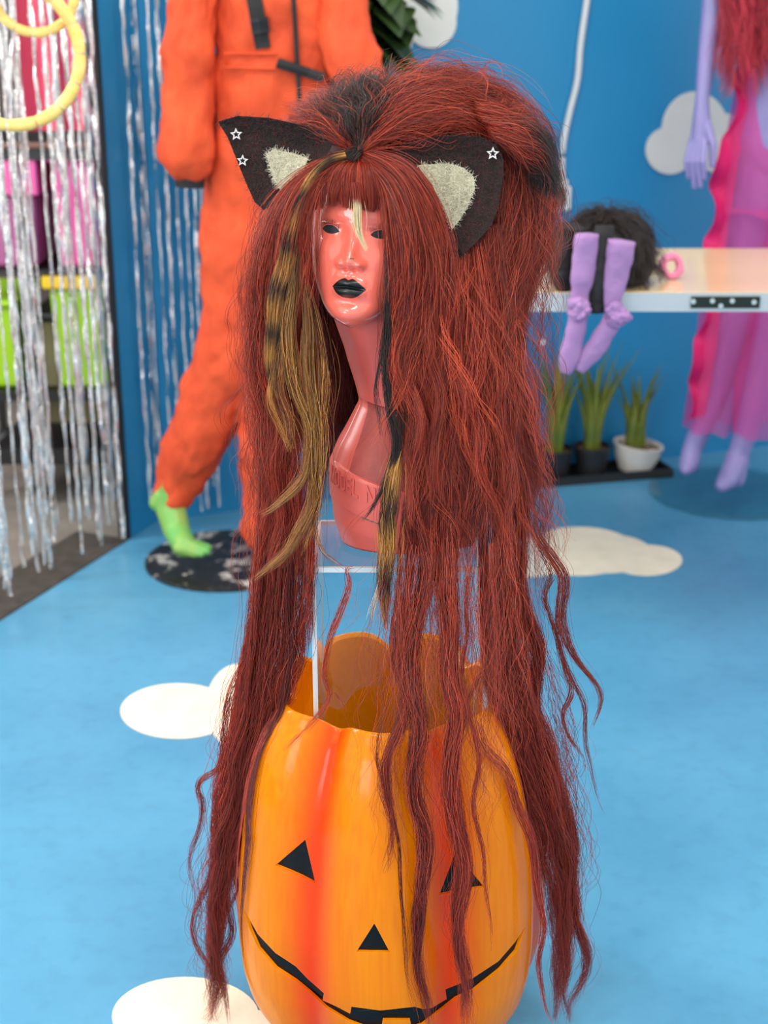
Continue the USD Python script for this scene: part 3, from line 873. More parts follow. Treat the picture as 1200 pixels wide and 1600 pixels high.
# --- crown: teased red and black hair
rng = np.random.default_rng(15)
cr = sheet(rng, sweep=7, guides= [[(562, 238, 1.685), (600, 212, 1.69), (660, 198, 1.70), (720, 202, 1.72), (775, 225, 1.74)],
                 [(564, 234, 1.69), (605, 190, 1.70), (665, 160, 1.72), (735, 155, 1.75), (800, 195, 1.77)],
                 [(566, 230, 1.70), (610, 170, 1.72), (670, 135, 1.75), (745, 132, 1.79), (815, 180, 1.81), (855, 240, 1.81)],
                 [(568, 226, 1.72), (600, 165, 1.76), (650, 125, 1.80), (710, 118, 1.84), (770, 140, 1.86)]],
           nlocks=40, per=75, rad=(3, 10, 14, 14, 10), spread=8, dspread=.012, K=9, wave=.004, wl=.09, frizz=.005, lcut=(.7, 1.0), fly=.12)
cr.build('crown_hair', wig, 'teased red crown hair swept up to the right')
rng = np.random.default_rng(16)
cl = sheet(rng, [[(556, 240, 1.68), (520, 212, 1.685), (480, 200, 1.70), (440, 192, 1.72), (425, 192, 1.74)],
                 [(558, 235, 1.685), (525, 195, 1.70), (485, 172, 1.72), (448, 172, 1.75)],
                 [(560, 230, 1.70), (535, 180, 1.72), (500, 155, 1.75), (460, 158, 1.78)],
                 [(562, 226, 1.72), (545, 172, 1.75), (515, 142, 1.79), (480, 142, 1.82)]],
           30, 70, (3, 9, 13, 12, 8), spread=7, dspread=.012, K=9, wave=.003, frizz=.003, lcut=(.75, 1.0), fly=.1)
cl.build('crown_hair', wig, 'teased red crown hair swept up to the left')
rng = np.random.default_rng(17)
bk = sheet(rng, [[(560, 236, 1.678), (530, 195, 1.69), (500, 155, 1.71), (488, 138, 1.74)],
                 [(564, 234, 1.68), (556, 190, 1.70), (540, 150, 1.72), (528, 118, 1.74), (545, 105, 1.76)],
                 [(565, 232, 1.68), (568, 185, 1.70), (570, 140, 1.73), (575, 105, 1.76), (590, 88, 1.78)],
                 [(566, 232, 1.685), (582, 185, 1.71), (600, 140, 1.74), (618, 105, 1.77), (625, 90, 1.79)],
                 [(568, 234, 1.69), (598, 190, 1.72), (628, 155, 1.75), (650, 128, 1.78), (660, 122, 1.80)]],
           44, 75, (3, 9, 12, 13, 11), spread=9, dspread=.012, K=10, wave=.005, wl=.05, frizz=.005, lcut=(.65, 1.0), fly=.16,
           tint=lambda r, n: np.where(r.random((n, 1)) < .72, black(r, n), root_mix(r, n)))
bk.build('topknot_hair', wig, 'black teased hair rising from the centre parting')
rng = np.random.default_rng(18)
tips = sheet(rng, [[(760, 190, 1.710), (800, 205, 1.720), (838, 232, 1.730), (858, 268, 1.730), (872, 300, 1.730)],
                   [(770, 215, 1.700), (810, 232, 1.710), (842, 258, 1.720), (858, 295, 1.720), (866, 335, 1.720)],
                   [(740, 160, 1.730), (800, 180, 1.750), (840, 205, 1.750), (862, 240, 1.750), (874, 275, 1.750)]], 26, 70, (4, 8, 7, 5, 2), spread=8, dspread=.01, K=10, wave=.003, frizz=.004, fly=.12,
             stripe=lambda r, T, c: c + (BLACK * r.uniform(.5, 2.2, (len(T), 1, 1)) - c) * np.clip((T - r.uniform(.25, .6, (len(T), 1))) * 5, 0, 1)[..., None])
tips.build('dark_tips', wig, 'black tips at the outer right of the crown')
rng = np.random.default_rng(19)
wisp = Hair()
for i in range(70):
    a = rng.uniform(0, 1)
    x0, y0 = np.interp(a, [0, .3, .6, 1], [520, 640, 760, 850]), np.interp(a, [0, .3, .6, 1], [150, 130, 140, 220])
    dx, dy = np.clip(rng.normal(15, 22), -30, 40) * (1 - .7 * a), rng.uniform(-40, 10)
    yy = rng.uniform(1.73, 1.84)
    wisp.add(rng, gpx([(x0, y0 + 20, yy), (x0 + dx * .3, y0 + dy * .7, yy), (x0 + dx, y0 + dy, yy), (x0 + dx * 1.7, y0 + dy * .5 + 12, yy)], (3, 7)), 7, K=10, wave=.006, wl=.05, frizz=.004, tint=red if a > .25 else root_mix, w0=.0004)
for i in range(150):          # loose hairs standing off the sides of the mane
    y0 = rng.uniform(260, 820); side = rng.random() < .55
    xo = np.interp(y0, [260, 330, 450, 600, 800], [842, 852, 838, 828, 835]) if side else np.interp(y0, [260, 330, 450, 600, 800], [455, 415, 395, 405, 410])
    s = 1 if side else -1
    d = abs(rng.normal(14, 14))
    yy = rng.uniform(1.70, 1.80)
    wisp.add(rng, gpx([(xo - s * 25, y0 - 50, yy), (xo + s * d * .6, y0, yy), (xo + s * d, y0 + rng.uniform(30, 60), yy), (xo + s * (d * .6 + rng.normal(0, 10)), y0 + rng.uniform(70, 150), yy)], (5, 5)), 5, K=12, wave=.004, wl=.07, frizz=.004, w0=.0004)
for i in range(60):
    x0, y0 = rng.uniform(640, 815), rng.uniform(380, 820)
    a = rng.normal(.0, .32)
    l = rng.uniform(90, 220); bend = rng.normal(0, 25)
    yy = np.interp(x0, [640, 720, 830], [1.635, 1.655, 1.70])
    wisp.add(rng, gpx([(x0, y0, yy + .02), (x0 + l * .4 * np.sin(a) + bend * .5, y0 + l * .4, yy), (x0 + l * .75 * np.sin(a) + bend, y0 + l * .75, yy - .004), (x0 + l * np.sin(a) + bend * .5, y0 + l, yy)], (5, 7, 6, 4)), 7, K=10, wave=.002, frizz=.003, w0=.00034, tint=lambda r, n: shade(r, n, RED, RED_HI, RED_HI * 1.25))
wisp.build('flyaway_hair', wig)

# --- left side of the face
rng = np.random.default_rng(21)
left = sheet(rng, sweep=10, guides= [[(548, 246, 1.672), (505, 272, 1.665), (474, 330, 1.665), (468, 420, 1.68), (478, 520, 1.69), (490, 620, 1.69), (492, 720, 1.68), (485, 820, 1.67), (475, 920, 1.68)],
                   [(544, 244, 1.675), (486, 276, 1.67), (448, 335, 1.67), (435, 430, 1.68), (435, 530, 1.69), (435, 640, 1.69), (440, 740, 1.69), (440, 840, 1.69), (430, 950, 1.69)],
                   [(538, 243, 1.68), (470, 282, 1.68), (425, 345, 1.685), (408, 430, 1.69), (402, 530, 1.70), (410, 640, 1.70), (418, 740, 1.70), (412, 840, 1.70), (398, 950, 1.70)]],
             nlocks=50, per=80, rad=(3, 11, 13, 12, 11), spread=6, dspread=.008, K=15, wave=.005, wl=.12, frizz=.0024, lcut=(.6, 1.0), fly=.08)
left.build('side_hair', wig, 'long red hair falling left of the face')

# --- fringe
rng = np.random.default_rng(22)
fr_g = []
for a in np.linspace(0, 1, 7):
    xr, xb = 535 + 40 * a, np.interp(a, [0, .12, 1], [474, 486, 606])
    yb = np.interp(a, [0, .12, .3, 1], [346, 338, 326, 338])
    dm = np.interp(a, [0, .5, 1], [1.672, 1.648, 1.655])
    fr_g.append([(xr, 250, 1.678), (xr + (xb - xr) * .55, 262, dm + .005), (xr + (xb - xr) * .92, 292, dm - .001), (xb, yb, dm)])
fringe = sheet(rng, fr_g, 30, 75, (2, 6, 6, 5), spread=2.0, dspread=.002, K=10, wave=.0005, frizz=.0008, lmin=.9, lcut=(.97, 1.0), fly=.03,
               tint=lambda r, n: shade(r, n, RED_LO, RED, RED_HI))
fringe.build('fringe', wig, 'straight blunt-cut red fringe over the forehead')
fl = Hair()
for dx, n in ((0, 60), (2, 34), (-2, 26)):
    fl.add(rng, gpx([(554 + dx, 285, 1.642), (557 + dx, 315, 1.640), (558 + dx, 345, 1.637), (562 + dx, 368, 1.634), (573 + dx, 393, 1.632)], (3, 4.5, 5, 3, 1)), n, K=10, frizz=.0010, lmin=.5, fly=.05, tint=cream,
           stripe=lambda r, T, c: np.where((T < .30)[..., None], RED, c))
fl.build('white_forelock', wig, 'short cream white lock hanging from the fringe')

# --- black root patch and the striped blonde streaks
rng = np.random.default_rng(23)
rp = Hair()
for x, n in ((534, 60), (542, 70), (550, 60)):
    rp.add(rng, gpx([(566, 238, 1.672), (x + 10, 240, 1.664), (x, 252, 1.660)], (3, 5, 4)), n, K=8, frizz=.0012, fly=.08, tint=black)
rp.build('black_root_patch', wig, 'short black patch at the parting')


def banded(period, phase, jitter=.05, dark=BROWN):
    def f(r, T, c):
        s = (T + r.normal(0, jitter * .12, (len(T), 1))) / period + phase
        k = (s % 1.0 < .5)[..., None]
        return np.where(k, dark * r.uniform(.5, 1.4, (len(T), 1, 1)), c)
    return f


st = Hair()
st.add(rng, gpx([(540, 242, 1.66), (512, 252, 1.657), (486, 278, 1.655), (467, 318, 1.657), (453, 370, 1.66), (444, 420, 1.66), (434, 470, 1.66), (427, 520, 1.66), (425, 570, 1.66), (431, 620, 1.66)], (4, 5, 6, 8, 11, 15, 16, 13, 9, 6)), 260, K=18, frizz=.0016, wave=.001, lmin=.85, fly=.04, tint=gold, stripe=banded(.17, -.18))
st.build('striped_lock', wig, 'blonde lock with dark brown bands')
for gi, (pts, rad, n) in enumerate([
        ([(468, 380, 1.662), (459, 450, 1.655), (451, 520, 1.652), (460, 590, 1.65), (481, 660, 1.648), (485, 705, 1.645), (470, 750, 1.64), (440, 785, 1.635), (404, 806, 1.63)], (3, 9, 12, 11, 10, 9, 8, 6, 2), 160),
        ([(470, 420, 1.665), (479, 500, 1.655), (479, 580, 1.65), (491, 660, 1.648), (493, 740, 1.645), (482, 800, 1.64), (455, 850, 1.635), (425, 880, 1.63), (395, 908, 1.63)], (3, 8, 11, 10, 9, 9, 7, 6, 2), 160),
        ([(479, 440, 1.668), (497, 520, 1.665), (503, 590, 1.66), (498, 670, 1.655), (496, 750, 1.65), (488, 820, 1.645), (470, 870, 1.64)], (3, 7, 10, 10, 9, 6, 2), 110),
        ([(444, 520, 1.655), (438, 600, 1.65), (450, 660, 1.645), (459, 705, 1.645)], (7, 9, 7, 2), 70),
        ([(430, 560, 1.65), (425, 620, 1.65), (440, 670, 1.65), (457, 712, 1.65)], (5, 5, 4, 1), 40),
        ([(490, 780, 1.645), (490, 820, 1.64), (503, 860, 1.635), (525, 882, 1.632), (545, 895, 1.63)], (3, 2, 1.5, 1.2, 1), 16)]):
    h = Hair()
    h.add(rng, gpx(pts, rad), n, K=16, frizz=.0022, wave=.0015, lmin=.7, t0=.35, fly=.07, tint=lambda r, n: np.where(r.random((n, 1)) < .16, red(r, n), gold(r, n)), stripe=lambda r, T, c: c * np.where(r.random((len(T), 1, 1)) < .30, .45, 1.0) * np.interp(T, [0, .12, .3], [.35, .5, 1])[..., None])
    h.build('blonde_lock', wig, 'loose dark blonde lock curving to the left' if gi < 2 else 'dark blonde lock')
ch = Hair()
ch.add(rng, gpx([(632, 672, 1.665), (616, 735, 1.634), (608, 800, 1.628), (605, 860, 1.625), (602, 910, 1.622), (600, 955, 1.622), (603, 985, 1.622)], (4, 11, 14, 14, 11, 6, 1)), 240, K=15, frizz=.0018, wave=.001, lmin=.72, fly=.05, tint=gold, stripe=banded(.36, .15, .4, BROWN * 1.3))
ch.add(rng, gpx([(598, 880, 1.624), (588, 930, 1.622), (575, 975, 1.62)], (2, 3, 3)), 14, K=12, frizz=.003, tint=cream)
ch.build('chest_lock', wig, 'blonde lock with dark bands hanging in front of the chest')
bs = Hair()
for pts, rad, n in [([(612, 300, 1.66), (606, 400, 1.65), (607, 470, 1.645), (604, 540, 1.645), (604, 600, 1.642), (612, 650, 1.638), (622, 690, 1.635), (608, 735, 1.632), (590, 780, 1.628), (563, 818, 1.625)], (2, 4, 6, 6, 6, 7, 8, 5, 2, .6), 130),
                    ([(606, 480, 1.648), (594, 560, 1.645), (588, 610, 1.642), (592, 660, 1.638), (597, 690, 1.636)], (3, 2, 2, 2, 1), 22),
                    ([(610, 440, 1.65), (620, 540, 1.648), (628, 620, 1.645), (622, 690, 1.64), (612, 730, 1.635)], (4, 8, 9, 7, 4), 90)]:
    bs.add(rng, gpx(pts, rad), n, K=15, frizz=.0015, wave=.001, lmin=.7, fly=.05, tint=black)
bs.build('black_streak', wig, 'black streak running down beside the neck')

# --- long lower locks
LOW = [  # points, radii, strands, wave, tint
    # left mass
    ([(470, 700, 1.70), (472, 800, 1.70), (468, 900, 1.695), (458, 1000, 1.69), (442, 1090, 1.68), (432, 1180, 1.68), (425, 1260, 1.68)], (16, 20, 20, 17, 14, 9, 2), 190, .006, red),
    ([(440, 700, 1.70), (442, 800, 1.70), (440, 900, 1.70), (430, 1000, 1.695), (415, 1090, 1.69), (395, 1180, 1.69), (375, 1270, 1.69), (355, 1370, 1.69), (345, 1450, 1.69)], (16, 20, 24, 26, 26, 24, 20, 14, 4), 300, .007, red),
    ([(415, 680, 1.71), (415, 800, 1.71), (412, 900, 1.705), (405, 1000, 1.70), (396, 1090, 1.70), (378, 1180, 1.70), (358, 1280, 1.70), (345, 1380, 1.70), (338, 1460, 1.70), (335, 1540, 1.70), (330, 1600, 1.70)], (14, 18, 22, 24, 25, 24, 21, 19, 14, 9, 4), 320, .008, red),
    ([(425, 900, 1.72), (395, 980, 1.71), (378, 1060, 1.71), (372, 1130, 1.71), (356, 1200, 1.71), (345, 1290, 1.71), (345, 1390, 1.71), (335, 1470, 1.71), (345, 1540, 1.71), (322, 1600, 1.71)], (12, 9, 9, 14, 18, 18, 15, 11, 8, 4), 220, .009, red),
    ([(460, 820, 1.68), (452, 930, 1.68), (455, 1030, 1.67), (442, 1110, 1.66), (440, 1180, 1.66), (450, 1250, 1.66), (456, 1300, 1.66), (450, 1360, 1.66), (441, 1420, 1.66), (447, 1478, 1.66)], (8, 9, 8, 8, 8, 7, 6, 4, 2, 1), 90, .003, dark_red),
    ([(430, 1080, 1.67), (440, 1150, 1.67), (436, 1230, 1.67), (416, 1310, 1.67), (411, 1360, 1.67), (411, 1395, 1.67)], (7, 6, 5, 3, 2, 1), 40, .003, red),
    ([(400, 1000, 1.72), (362, 1080, 1.72), (350, 1150, 1.72), (342, 1200, 1.72), (312, 1225, 1.72), (318, 1260, 1.72), (300, 1330, 1.72), (302, 1420, 1.72)], (8, 7, 6, 5, 4, 4, 3, 2), 60, .008, red),
    ([(350, 1300, 1.71), (328, 1370, 1.71), (300, 1440, 1.71), (318, 1500, 1.71), (340, 1550, 1.71), (328, 1600, 1.71)], (7, 6, 4, 4, 4, 2), 50, .008, red),
    ([(355, 1400, 1.70), (362, 1460, 1.70), (340, 1510, 1.70), (350, 1560, 1.70), (360, 1600, 1.70)], (8, 7, 6, 5, 4), 70, .009, red),
    # right mass
    ([(760, 700, 1.70), (768, 800, 1.69), (770, 900, 1.68), (775, 1000, 1.675), (790, 1080, 1.67), (815, 1170, 1.67), (845, 1270, 1.67), (868, 1370, 1.68), (875, 1470, 1.68), (880, 1560, 1.68)], (16, 20, 25, 26, 28, 28, 24, 20, 14, 5), 320, .006, red),
    ([(790, 700, 1.71), (795, 800, 1.70), (790, 900, 1.69), (800, 1000, 1.69), (805, 1080, 1.68), (840, 1170, 1.68), (868, 1270, 1.68), (885, 1370, 1.69), (880, 1470, 1.69), (868, 1560, 1.69), (870, 1600, 1.69)], (15, 20, 24, 24, 26, 24, 20, 16, 12, 8, 3), 320, .007, red),
    ([(815, 720, 1.71), (815, 820, 1.71), (810, 900, 1.70), (822, 960, 1.70), (842, 1010, 1.695), (838, 1060, 1.69), (832, 1120, 1.69), (860, 1210, 1.69), (888, 1300, 1.69), (892, 1390, 1.70), (905, 1450, 1.70), (917, 1500, 1.70), (905, 1545, 1.70), (885, 1575, 1.70), (890, 1600, 1.70)], (12, 15, 16, 14, 12, 12, 17, 18, 16, 10, 7, 6, 5, 5, 3), 230, .005, red),
    ([(825, 760, 1.71), (835, 830, 1.70), (862, 872, 1.70), (880, 905, 1.70), (874, 960, 1.70), (885, 1000, 1.70), (905, 1035, 1.70), (930, 1068, 1.70), (938, 1095, 1.70), (925, 1140, 1.70)], (9, 9, 9, 10, 9, 8, 4, 3, 3, 1), 120, .003, red),
    ([(874, 930, 1.71), (872, 990, 1.71), (884, 1050, 1.71), (892, 1080, 1.71), (880, 1115, 1.71), (890, 1150, 1.71), (912, 1190, 1.71), (905, 1215, 1.71)], (6, 5, 5, 4, 2, 2, 2, 1), 46, .004, red),
    ([(862, 900, 1.72), (845, 860, 1.72), (822, 800, 1.72)][::-1] + [(850, 930, 1.72), (865, 980, 1.72), (892, 1060, 1.72), (915, 1110, 1.72), (915, 1170, 1.72), (930, 1230, 1.72), (946, 1272, 1.72)], (6, 5, 5, 4, 4, 3, 3, 2, 1), 40, .005, red),
    ([(740, 1110, 1.62), (755, 1165, 1.60), (790, 1205, 1.60), (808, 1260, 1.60), (832, 1320, 1.60), (842, 1400, 1.60), (848, 1450, 1.60), (842, 1520, 1.60), (852, 1570, 1.60), (865, 1600, 1.60)], (7, 9, 10, 9, 8, 6, 4, 3, 2, 2), 100, .004, red),
    ([(895, 1380, 1.70), (880, 1450, 1.70), (888, 1520, 1.70), (882, 1560, 1.70), (892, 1600, 1.70)], (9, 8, 6, 5, 4), 70, .007, red),
    # locks in front of the clear box and the pumpkin
    ([(650, 760, 1.64), (662, 840, 1.635), (668, 890, 1.63), (655, 950, 1.625), (642, 1010, 1.62), (645, 1070, 1.61), (656, 1125, 1.60), (648, 1180, 1.59), (648, 1240, 1.56), (664, 1310, 1.55), (660, 1380, 1.54), (652, 1450, 1.53), (655, 1520, 1.53), (668, 1570, 1.53), (672, 1610, 1.53)], (16, 17, 16, 15, 14, 13, 12, 12, 11, 11, 9, 7, 6, 7, 5), 270, .003, lambda r, n: np.where(r.random((n, 1)) < .45, dark_red(r, n), red(r, n))),
    ([(690, 760, 1.645), (695, 850, 1.64), (695, 920, 1.635), (702, 990, 1.63), (700, 1060, 1.62), (712, 1110, 1.61), (705, 1170, 1.59), (702, 1230, 1.57), (716, 1300, 1.55), (722, 1360, 1.54), (714, 1430, 1.53), (718, 1490, 1.53), (728, 1540, 1.53), (726, 1610, 1.53)], (18, 18, 17, 15, 13, 12, 11, 12, 13, 11, 10, 9, 9, 7), 280, .003, red),
    ([(640, 780, 1.635), (636, 860, 1.63), (632, 920, 1.625), (620, 985, 1.62), (622, 1040, 1.615), (634, 1085, 1.61), (625, 1130, 1.60), (606, 1180, 1.58), (602, 1230, 1.57), (612, 1290, 1.55), (608, 1340, 1.54), (600, 1365, 1.54)], (13, 14, 13, 9, 8, 7, 6, 5, 5, 5, 4, 1), 150, .003, red),
    ([(730, 780, 1.65), (735, 880, 1.645), (728, 950, 1.64), (730, 990, 1.635), (722, 1050, 1.63), (735, 1120, 1.61), (748, 1190, 1.59), (740, 1250, 1.57), (752, 1320, 1.56), (757, 1370, 1.55), (765, 1430, 1.55), (767, 1490, 1.54)], (12, 10, 5, 4, 4, 4, 3, 3, 2, 2, 1.5, 1), 60, .003, red),
    ([(556, 868, 1.69), (542, 885, 1.66), (546, 915, 1.65), (532, 955, 1.65), (514, 1000, 1.65), (508, 1050, 1.645), (516, 1085, 1.64), (502, 1112, 1.635), (482, 1135, 1.63), (462, 1170, 1.63)], (3, 4, 6, 6, 5, 4, 4, 4, 3, 2), 50, .004, red),
    ([(520, 1080, 1.64), (535, 1095, 1.64), (545, 1110, 1.64)], (3, 4, 4), 12, .006, red),
    ([(618, 1070, 1.615), (598, 1130, 1.60), (590, 1185, 1.58), (606, 1240, 1.56), (622, 1310, 1.55), (628, 1400, 1.54), (632, 1470, 1.53), (638, 1530, 1.53), (655, 1580, 1.53)], (3, 3, 3, 3, 2, 1.5, 1.5, 1.5, 1), 30, .002, dark_red),
    ([(490, 860, 1.67), (482, 920, 1.665), (484, 970, 1.66), (478, 1010, 1.66)], (8, 6, 4, 1), 60, .004, red),
    ([(770, 1000, 1.665), (760, 1040, 1.655), (738, 1075, 1.64), (728, 1110, 1.63), (735, 1160, 1.61)], (10, 8, 4, 3, 1), 50, .005, red),
]
rng = np.random.default_rng(31)
for pts, rad, n, wv, tn in LOW:
    h = Hair()
    if 560 < np.mean([p[0] for p in pts]) < 775 and max(p[1] for p in pts) > 1150 and pts[0][2] < 1.66:
        pts = [(x, y, float(np.interp(y, [760, 880, 1000, 1080, 1140, 1250, 1400, 1600], [1.645, 1.634, 1.60, 1.568, 1.548, 1.53, 1.512, 1.52]))) for x, y, d in pts]
    if pts[0][1] < 860 and np.mean([p[0] for p in pts]) > 600:
        pts = [(x, y, d + (.018, .010, .004)[i] if i < 3 else d) for i, (x, y, d) in enumerate(pts)]
    g = gpx(pts, rad)
    big = max(rad) > 12
    h.add(rng, g, int(n * .74), K=18 if len(pts) > 7 else 13, wave=wv * .4, wl=.13, frizz=.003 if big else .0016, lmin=.66, t0=.26, fly=.07, tint=tn, dep=1.3)
    if big:                            # pieces of the lock that wander on their own
        for _ in range(int(n / 55) + 2):
            k = rng.normal(0, .55) * g[:, 3]
            g2 = g + np.c_[k, rng.normal(0, .6) * g[:, 3], 0 * k, 0 * k]
            g2[:, 3] *= .33
            h.add(rng, g2, int(n * .12), K=18, wave=wv, wl=rng.uniform(.07, .13), frizz=.0022, lmin=.72, t0=.22, fly=.08, tint=tn, pinch=.4)
    h.build('long_lock', wig)
# loose single hairs over the box and pumpkin
rng = np.random.default_rng(33)
lh = Hair()
for i in range(95):
    x0, y0 = rng.uniform(600, 800), rng.uniform(800, 960)
    l = rng.uniform(150, 420); x1 = x0 + rng.normal(0, 30)
    y1 = y0 + l
    dep = np.interp([y0, (y0 + y1) / 2, y1], [800, 1000, 1090, 1150, 1400], [1.64, 1.60, 1.565, 1.545, 1.51])
    lh.add(rng, gpx([(x0, y0, dep[0]), ((x0 + x1) / 2 + rng.normal(0, 14), (y0 + y1) / 2, dep[1]), (x1, y1, dep[2])], (8, 14, 16)), 5, K=18, wave=.006, wl=.08, frizz=.005, w0=.00034, w1=.0002, fly=.2, tint=red)
lh.build('loose_hair', wig)
lhs = [Hair(), Hair()]
for i in range(40):
    side = rng.random() < .5
    y0 = rng.uniform(1000, 1350)
    x0 = np.interp(y0, [1000, 1200, 1350], [395, 360, 340]) if side else np.interp(y0, [1000, 1200, 1350], [850, 880, 895])
    s = -1 if side else 1
    lhs[int(side)].add(rng, gpx([(x0, y0, 1.70), (x0 + s * rng.uniform(5, 40), y0 + 70, 1.70), (x0 + s * rng.uniform(0, 45), y0 + 150, 1.70), (x0 + s * rng.uniform(-10, 35), y0 + 230, 1.70)], (8, 14, 12, 8)), 5, K=18, wave=.007, wl=.08, frizz=.005, w0=.0004, w1=.0002, fly=.2, tint=red)
for h in lhs:
    h.build('loose_hair', wig)

# --- cat ears
m_fur = M('black_ear_felt', S(20, 14, 13), .9, color2=S(44, 16, 13), scale=30, bump=.5, bscale=180)
m_inner = M('cream_ear_felt', S(196, 190, 160), .9, color2=S(120, 118, 100), scale=55, bump=.5, bscale=200)
m_star = M('silver_metal', S(220, 222, 226), .18, metallic=1.0)


def ear(outer, inner, depth_at, stars, label, thick=.010):
    """Outline in pixels, put on its own tilted plane of distances depth_at(px, py), with real thickness and a cupped face."""
    def place(poly, lift0, lift1, nsub):
        m = trimesh.creation.extrude_polygon(Polygon(poly), 1.0, engine='earcut')
        v, f = np.array(m.vertices), m.faces
        for _ in range(nsub):
            v, f = trimesh.remesh.subdivide(v, f)
        ring = np.vstack([outer, outer[:1]])
        from shapely import LineString, points, distance
        dist = distance(points(v[:, :2]), LineString(ring))
        cup = -.010 * np.clip(dist / 30, 0, 1) ** .7 + .004
        y = depth_at(v[:, 0], v[:, 1]) - cup - (lift0 + (lift1 - lift0) * v[:, 2])
        t = trimesh.Trimesh(P(v[:, 0], v[:, 1], y), f); t.merge_vertices()
        if t.volume < 0: t.invert()
        return t, v, cup
    base, v, cup = place(outer, -thick, 0, 3)
    e = obj('cat_ear', base, m_fur, wig, smooth=60, label=label)
    inn, _, _ = place(inner, -.002, .003, 3)
    i_ = obj('inner_ear', inn, m_inner, e, smooth=60, label='cream fuzzy inside of the ear')
    rng = np.random.default_rng(int(outer[0][0]))
    from shapely import LineString

    def fur(poly, n, col, name, lift, ln, w):
        pg = Polygon(poly); x0, y0, x1, y1 = pg.bounds
        q = []
        while len(q) < n:
            a = rng.uniform([x0, y0], [x1, y1])
            if pg.contains(Point(*a)): q.append(a)
        q = np.array(q)
        th = rng.uniform(0, 2 * np.pi, n); L = rng.uniform(.5, 1.4, n) * ln
        cv = rng.normal(0, .9, n)
        K = 4
        pts = np.zeros((n, K, 2)); pts[:, 0] = q
        for k in range(1, K):
            pts[:, k] = pts[:, k - 1] + (L / K)[:, None] * np.stack([np.cos(th + cv * k / K), np.sin(th + cv * k / K)], 1)
        ring = LineString(np.vstack([outer, outer[:1]]))
        from shapely import points, distance
        fl2 = pts.reshape(-1, 2)
        dist = distance(points(fl2), ring)
        cup = -.010 * np.clip(dist / 30, 0, 1) ** .7 + .004
        y = (depth_at(fl2[:, 0], fl2[:, 1]) - cup).reshape(n, K) - lift - np.array([0, .0006, .001, .0006])[None] * rng.uniform(.4, 1.3, (n, 1))
        p3 = P(pts[..., 0], pts[..., 1], y)
        curves(name, [p3], [np.tile([w, w, w * .9, w * .6], (n, 1))], [np.repeat(col(rng, n)[:, None], K, 1)], m_hair, e)
    fur(outer, 2200, lambda r, n: np.where(r.random((n, 1)) < .8, black(r, n), dark_red(r, n)), 'ear_fur', .0003, 13, .0003)
    fur(inner, 1500, lambda r, n: shade(r, n, np.array(S(150, 146, 122)), np.array(S(206, 200, 172)), np.array(S(236, 232, 214))), 'inner_fur', .0028, 10, .0003)
    for (sx, sy, sr, ro) in stars:
        w = np.arange(10) * np.pi / 5 + ro
        o = np.stack([np.where(np.arange(10) % 2, .46, 1.0) * np.cos(w), np.where(np.arange(10) % 2, .46, 1.0) * np.sin(w)], 1) * sr * PXM
        ring = Polygon(o, [o * .52])
        ctr = P(sx, sy, float(depth_at(np.array(sx), np.array(sy))) - .006)
        nrm = (np.array([0, 0, CAM_H]) - ctr); nrm /= np.linalg.norm(nrm)
        x = np.cross(ZA, nrm); x /= np.linalg.norm(x)
        st_ = slab(ring, .0022, ctr, x, np.cross(nrm, x), nrm)
        obj('star_stud', st_, m_star, e, label='small silver open star stud')


ear(np.array([(340, 190), (372, 181), (420, 184), (470, 195), (505, 208), (522, 222), (500, 262), (470, 290), (440, 315), (412, 328), (398, 316), (382, 280), (368, 245), (356, 215)], float),
    np.array([(416, 240), (428, 233), (460, 240), (482, 248), (470, 272), (442, 298), (434, 292), (424, 272)], float),
    lambda x, y: 1.69 + (np.asarray(x) - 430) * -.00012 + (np.asarray(y) - 250) * -.00008, [(369, 210, 9.5, .35), (379, 251, 9, .25)], 'black fuzzy cat ear with two silver star studs and cream inside')
ear(np.array([(612, 232), (640, 222), (690, 212), (728, 211), (752, 214), (775, 226), (787, 250), (786, 278), (778, 325), (768, 352), (745, 378), (722, 400), (706, 405), (700, 380), (680, 330), (650, 270)], float),
    np.array([(652, 258), (700, 255), (724, 262), (740, 276), (742, 294), (730, 325), (715, 348), (705, 360), (694, 330), (676, 290)], float),
    lambda x, y: 1.685 + (np.asarray(x) - 700) * .00006 + (np.asarray(y) - 290) * -.00008, [(770, 240, 10, .3)], 'black fuzzy cat ear with one silver star stud and cream inside')
# ------------------------------------------------------------------ tinsel curtain on the door side
m_foil = usdkit.material(stage, '/World/Looks/silver_foil', {
    'g': ('texture_coordinate', {}), 'n': ('noise_texture', {'scale': 160.0, 'detail': 3}), 'b': ('bump', {'strength': .9, 'distance': .004}),
    'p': ('principled_bsdf', {'base_color': (.90, .89, .88), 'metallic': 1.0, 'roughness': .22})},
    [('g.object', 'n.vector'), ('n.fac', 'b.height'), ('b.normal', 'p.normal')], surface='p.BSDF')
rng = np.random.default_rng(41)
cur = thing('tinsel_curtain', 'silver foil tinsel curtain hanging in strands across the doorway on the left', 'tinsel curtain', CORNER + .02 * NA)


def tinsel(x, y, z0, z1, wide):
    out = []
    k = int((z1 - z0) / .028)
    z = np.linspace(z1, z0, k)
    for r in range(4):
        ph, tw = rng.uniform(0, 6.28), rng.uniform(10, 24)
        a = ph + tw * (z1 - z) + .8 * np.sin(z * 13 + ph)
        ox = wide * .45 * np.sin(z * rng.uniform(2, 5) + ph) + rng.normal(0, .0012, k)
        oy = wide * .45 * np.cos(z * rng.uniform(2, 5) + ph * 2) + rng.normal(0, .0012, k)
        w = wide * rng.uniform(.35, .6)
        c = np.stack([x + ox, y + oy, z], 1)
        d = np.stack([np.cos(a), np.sin(a), 0 * a], 1) * w
        out.append(grid_mesh(np.stack([c - d, c + d], 1)))
    return merge(out)


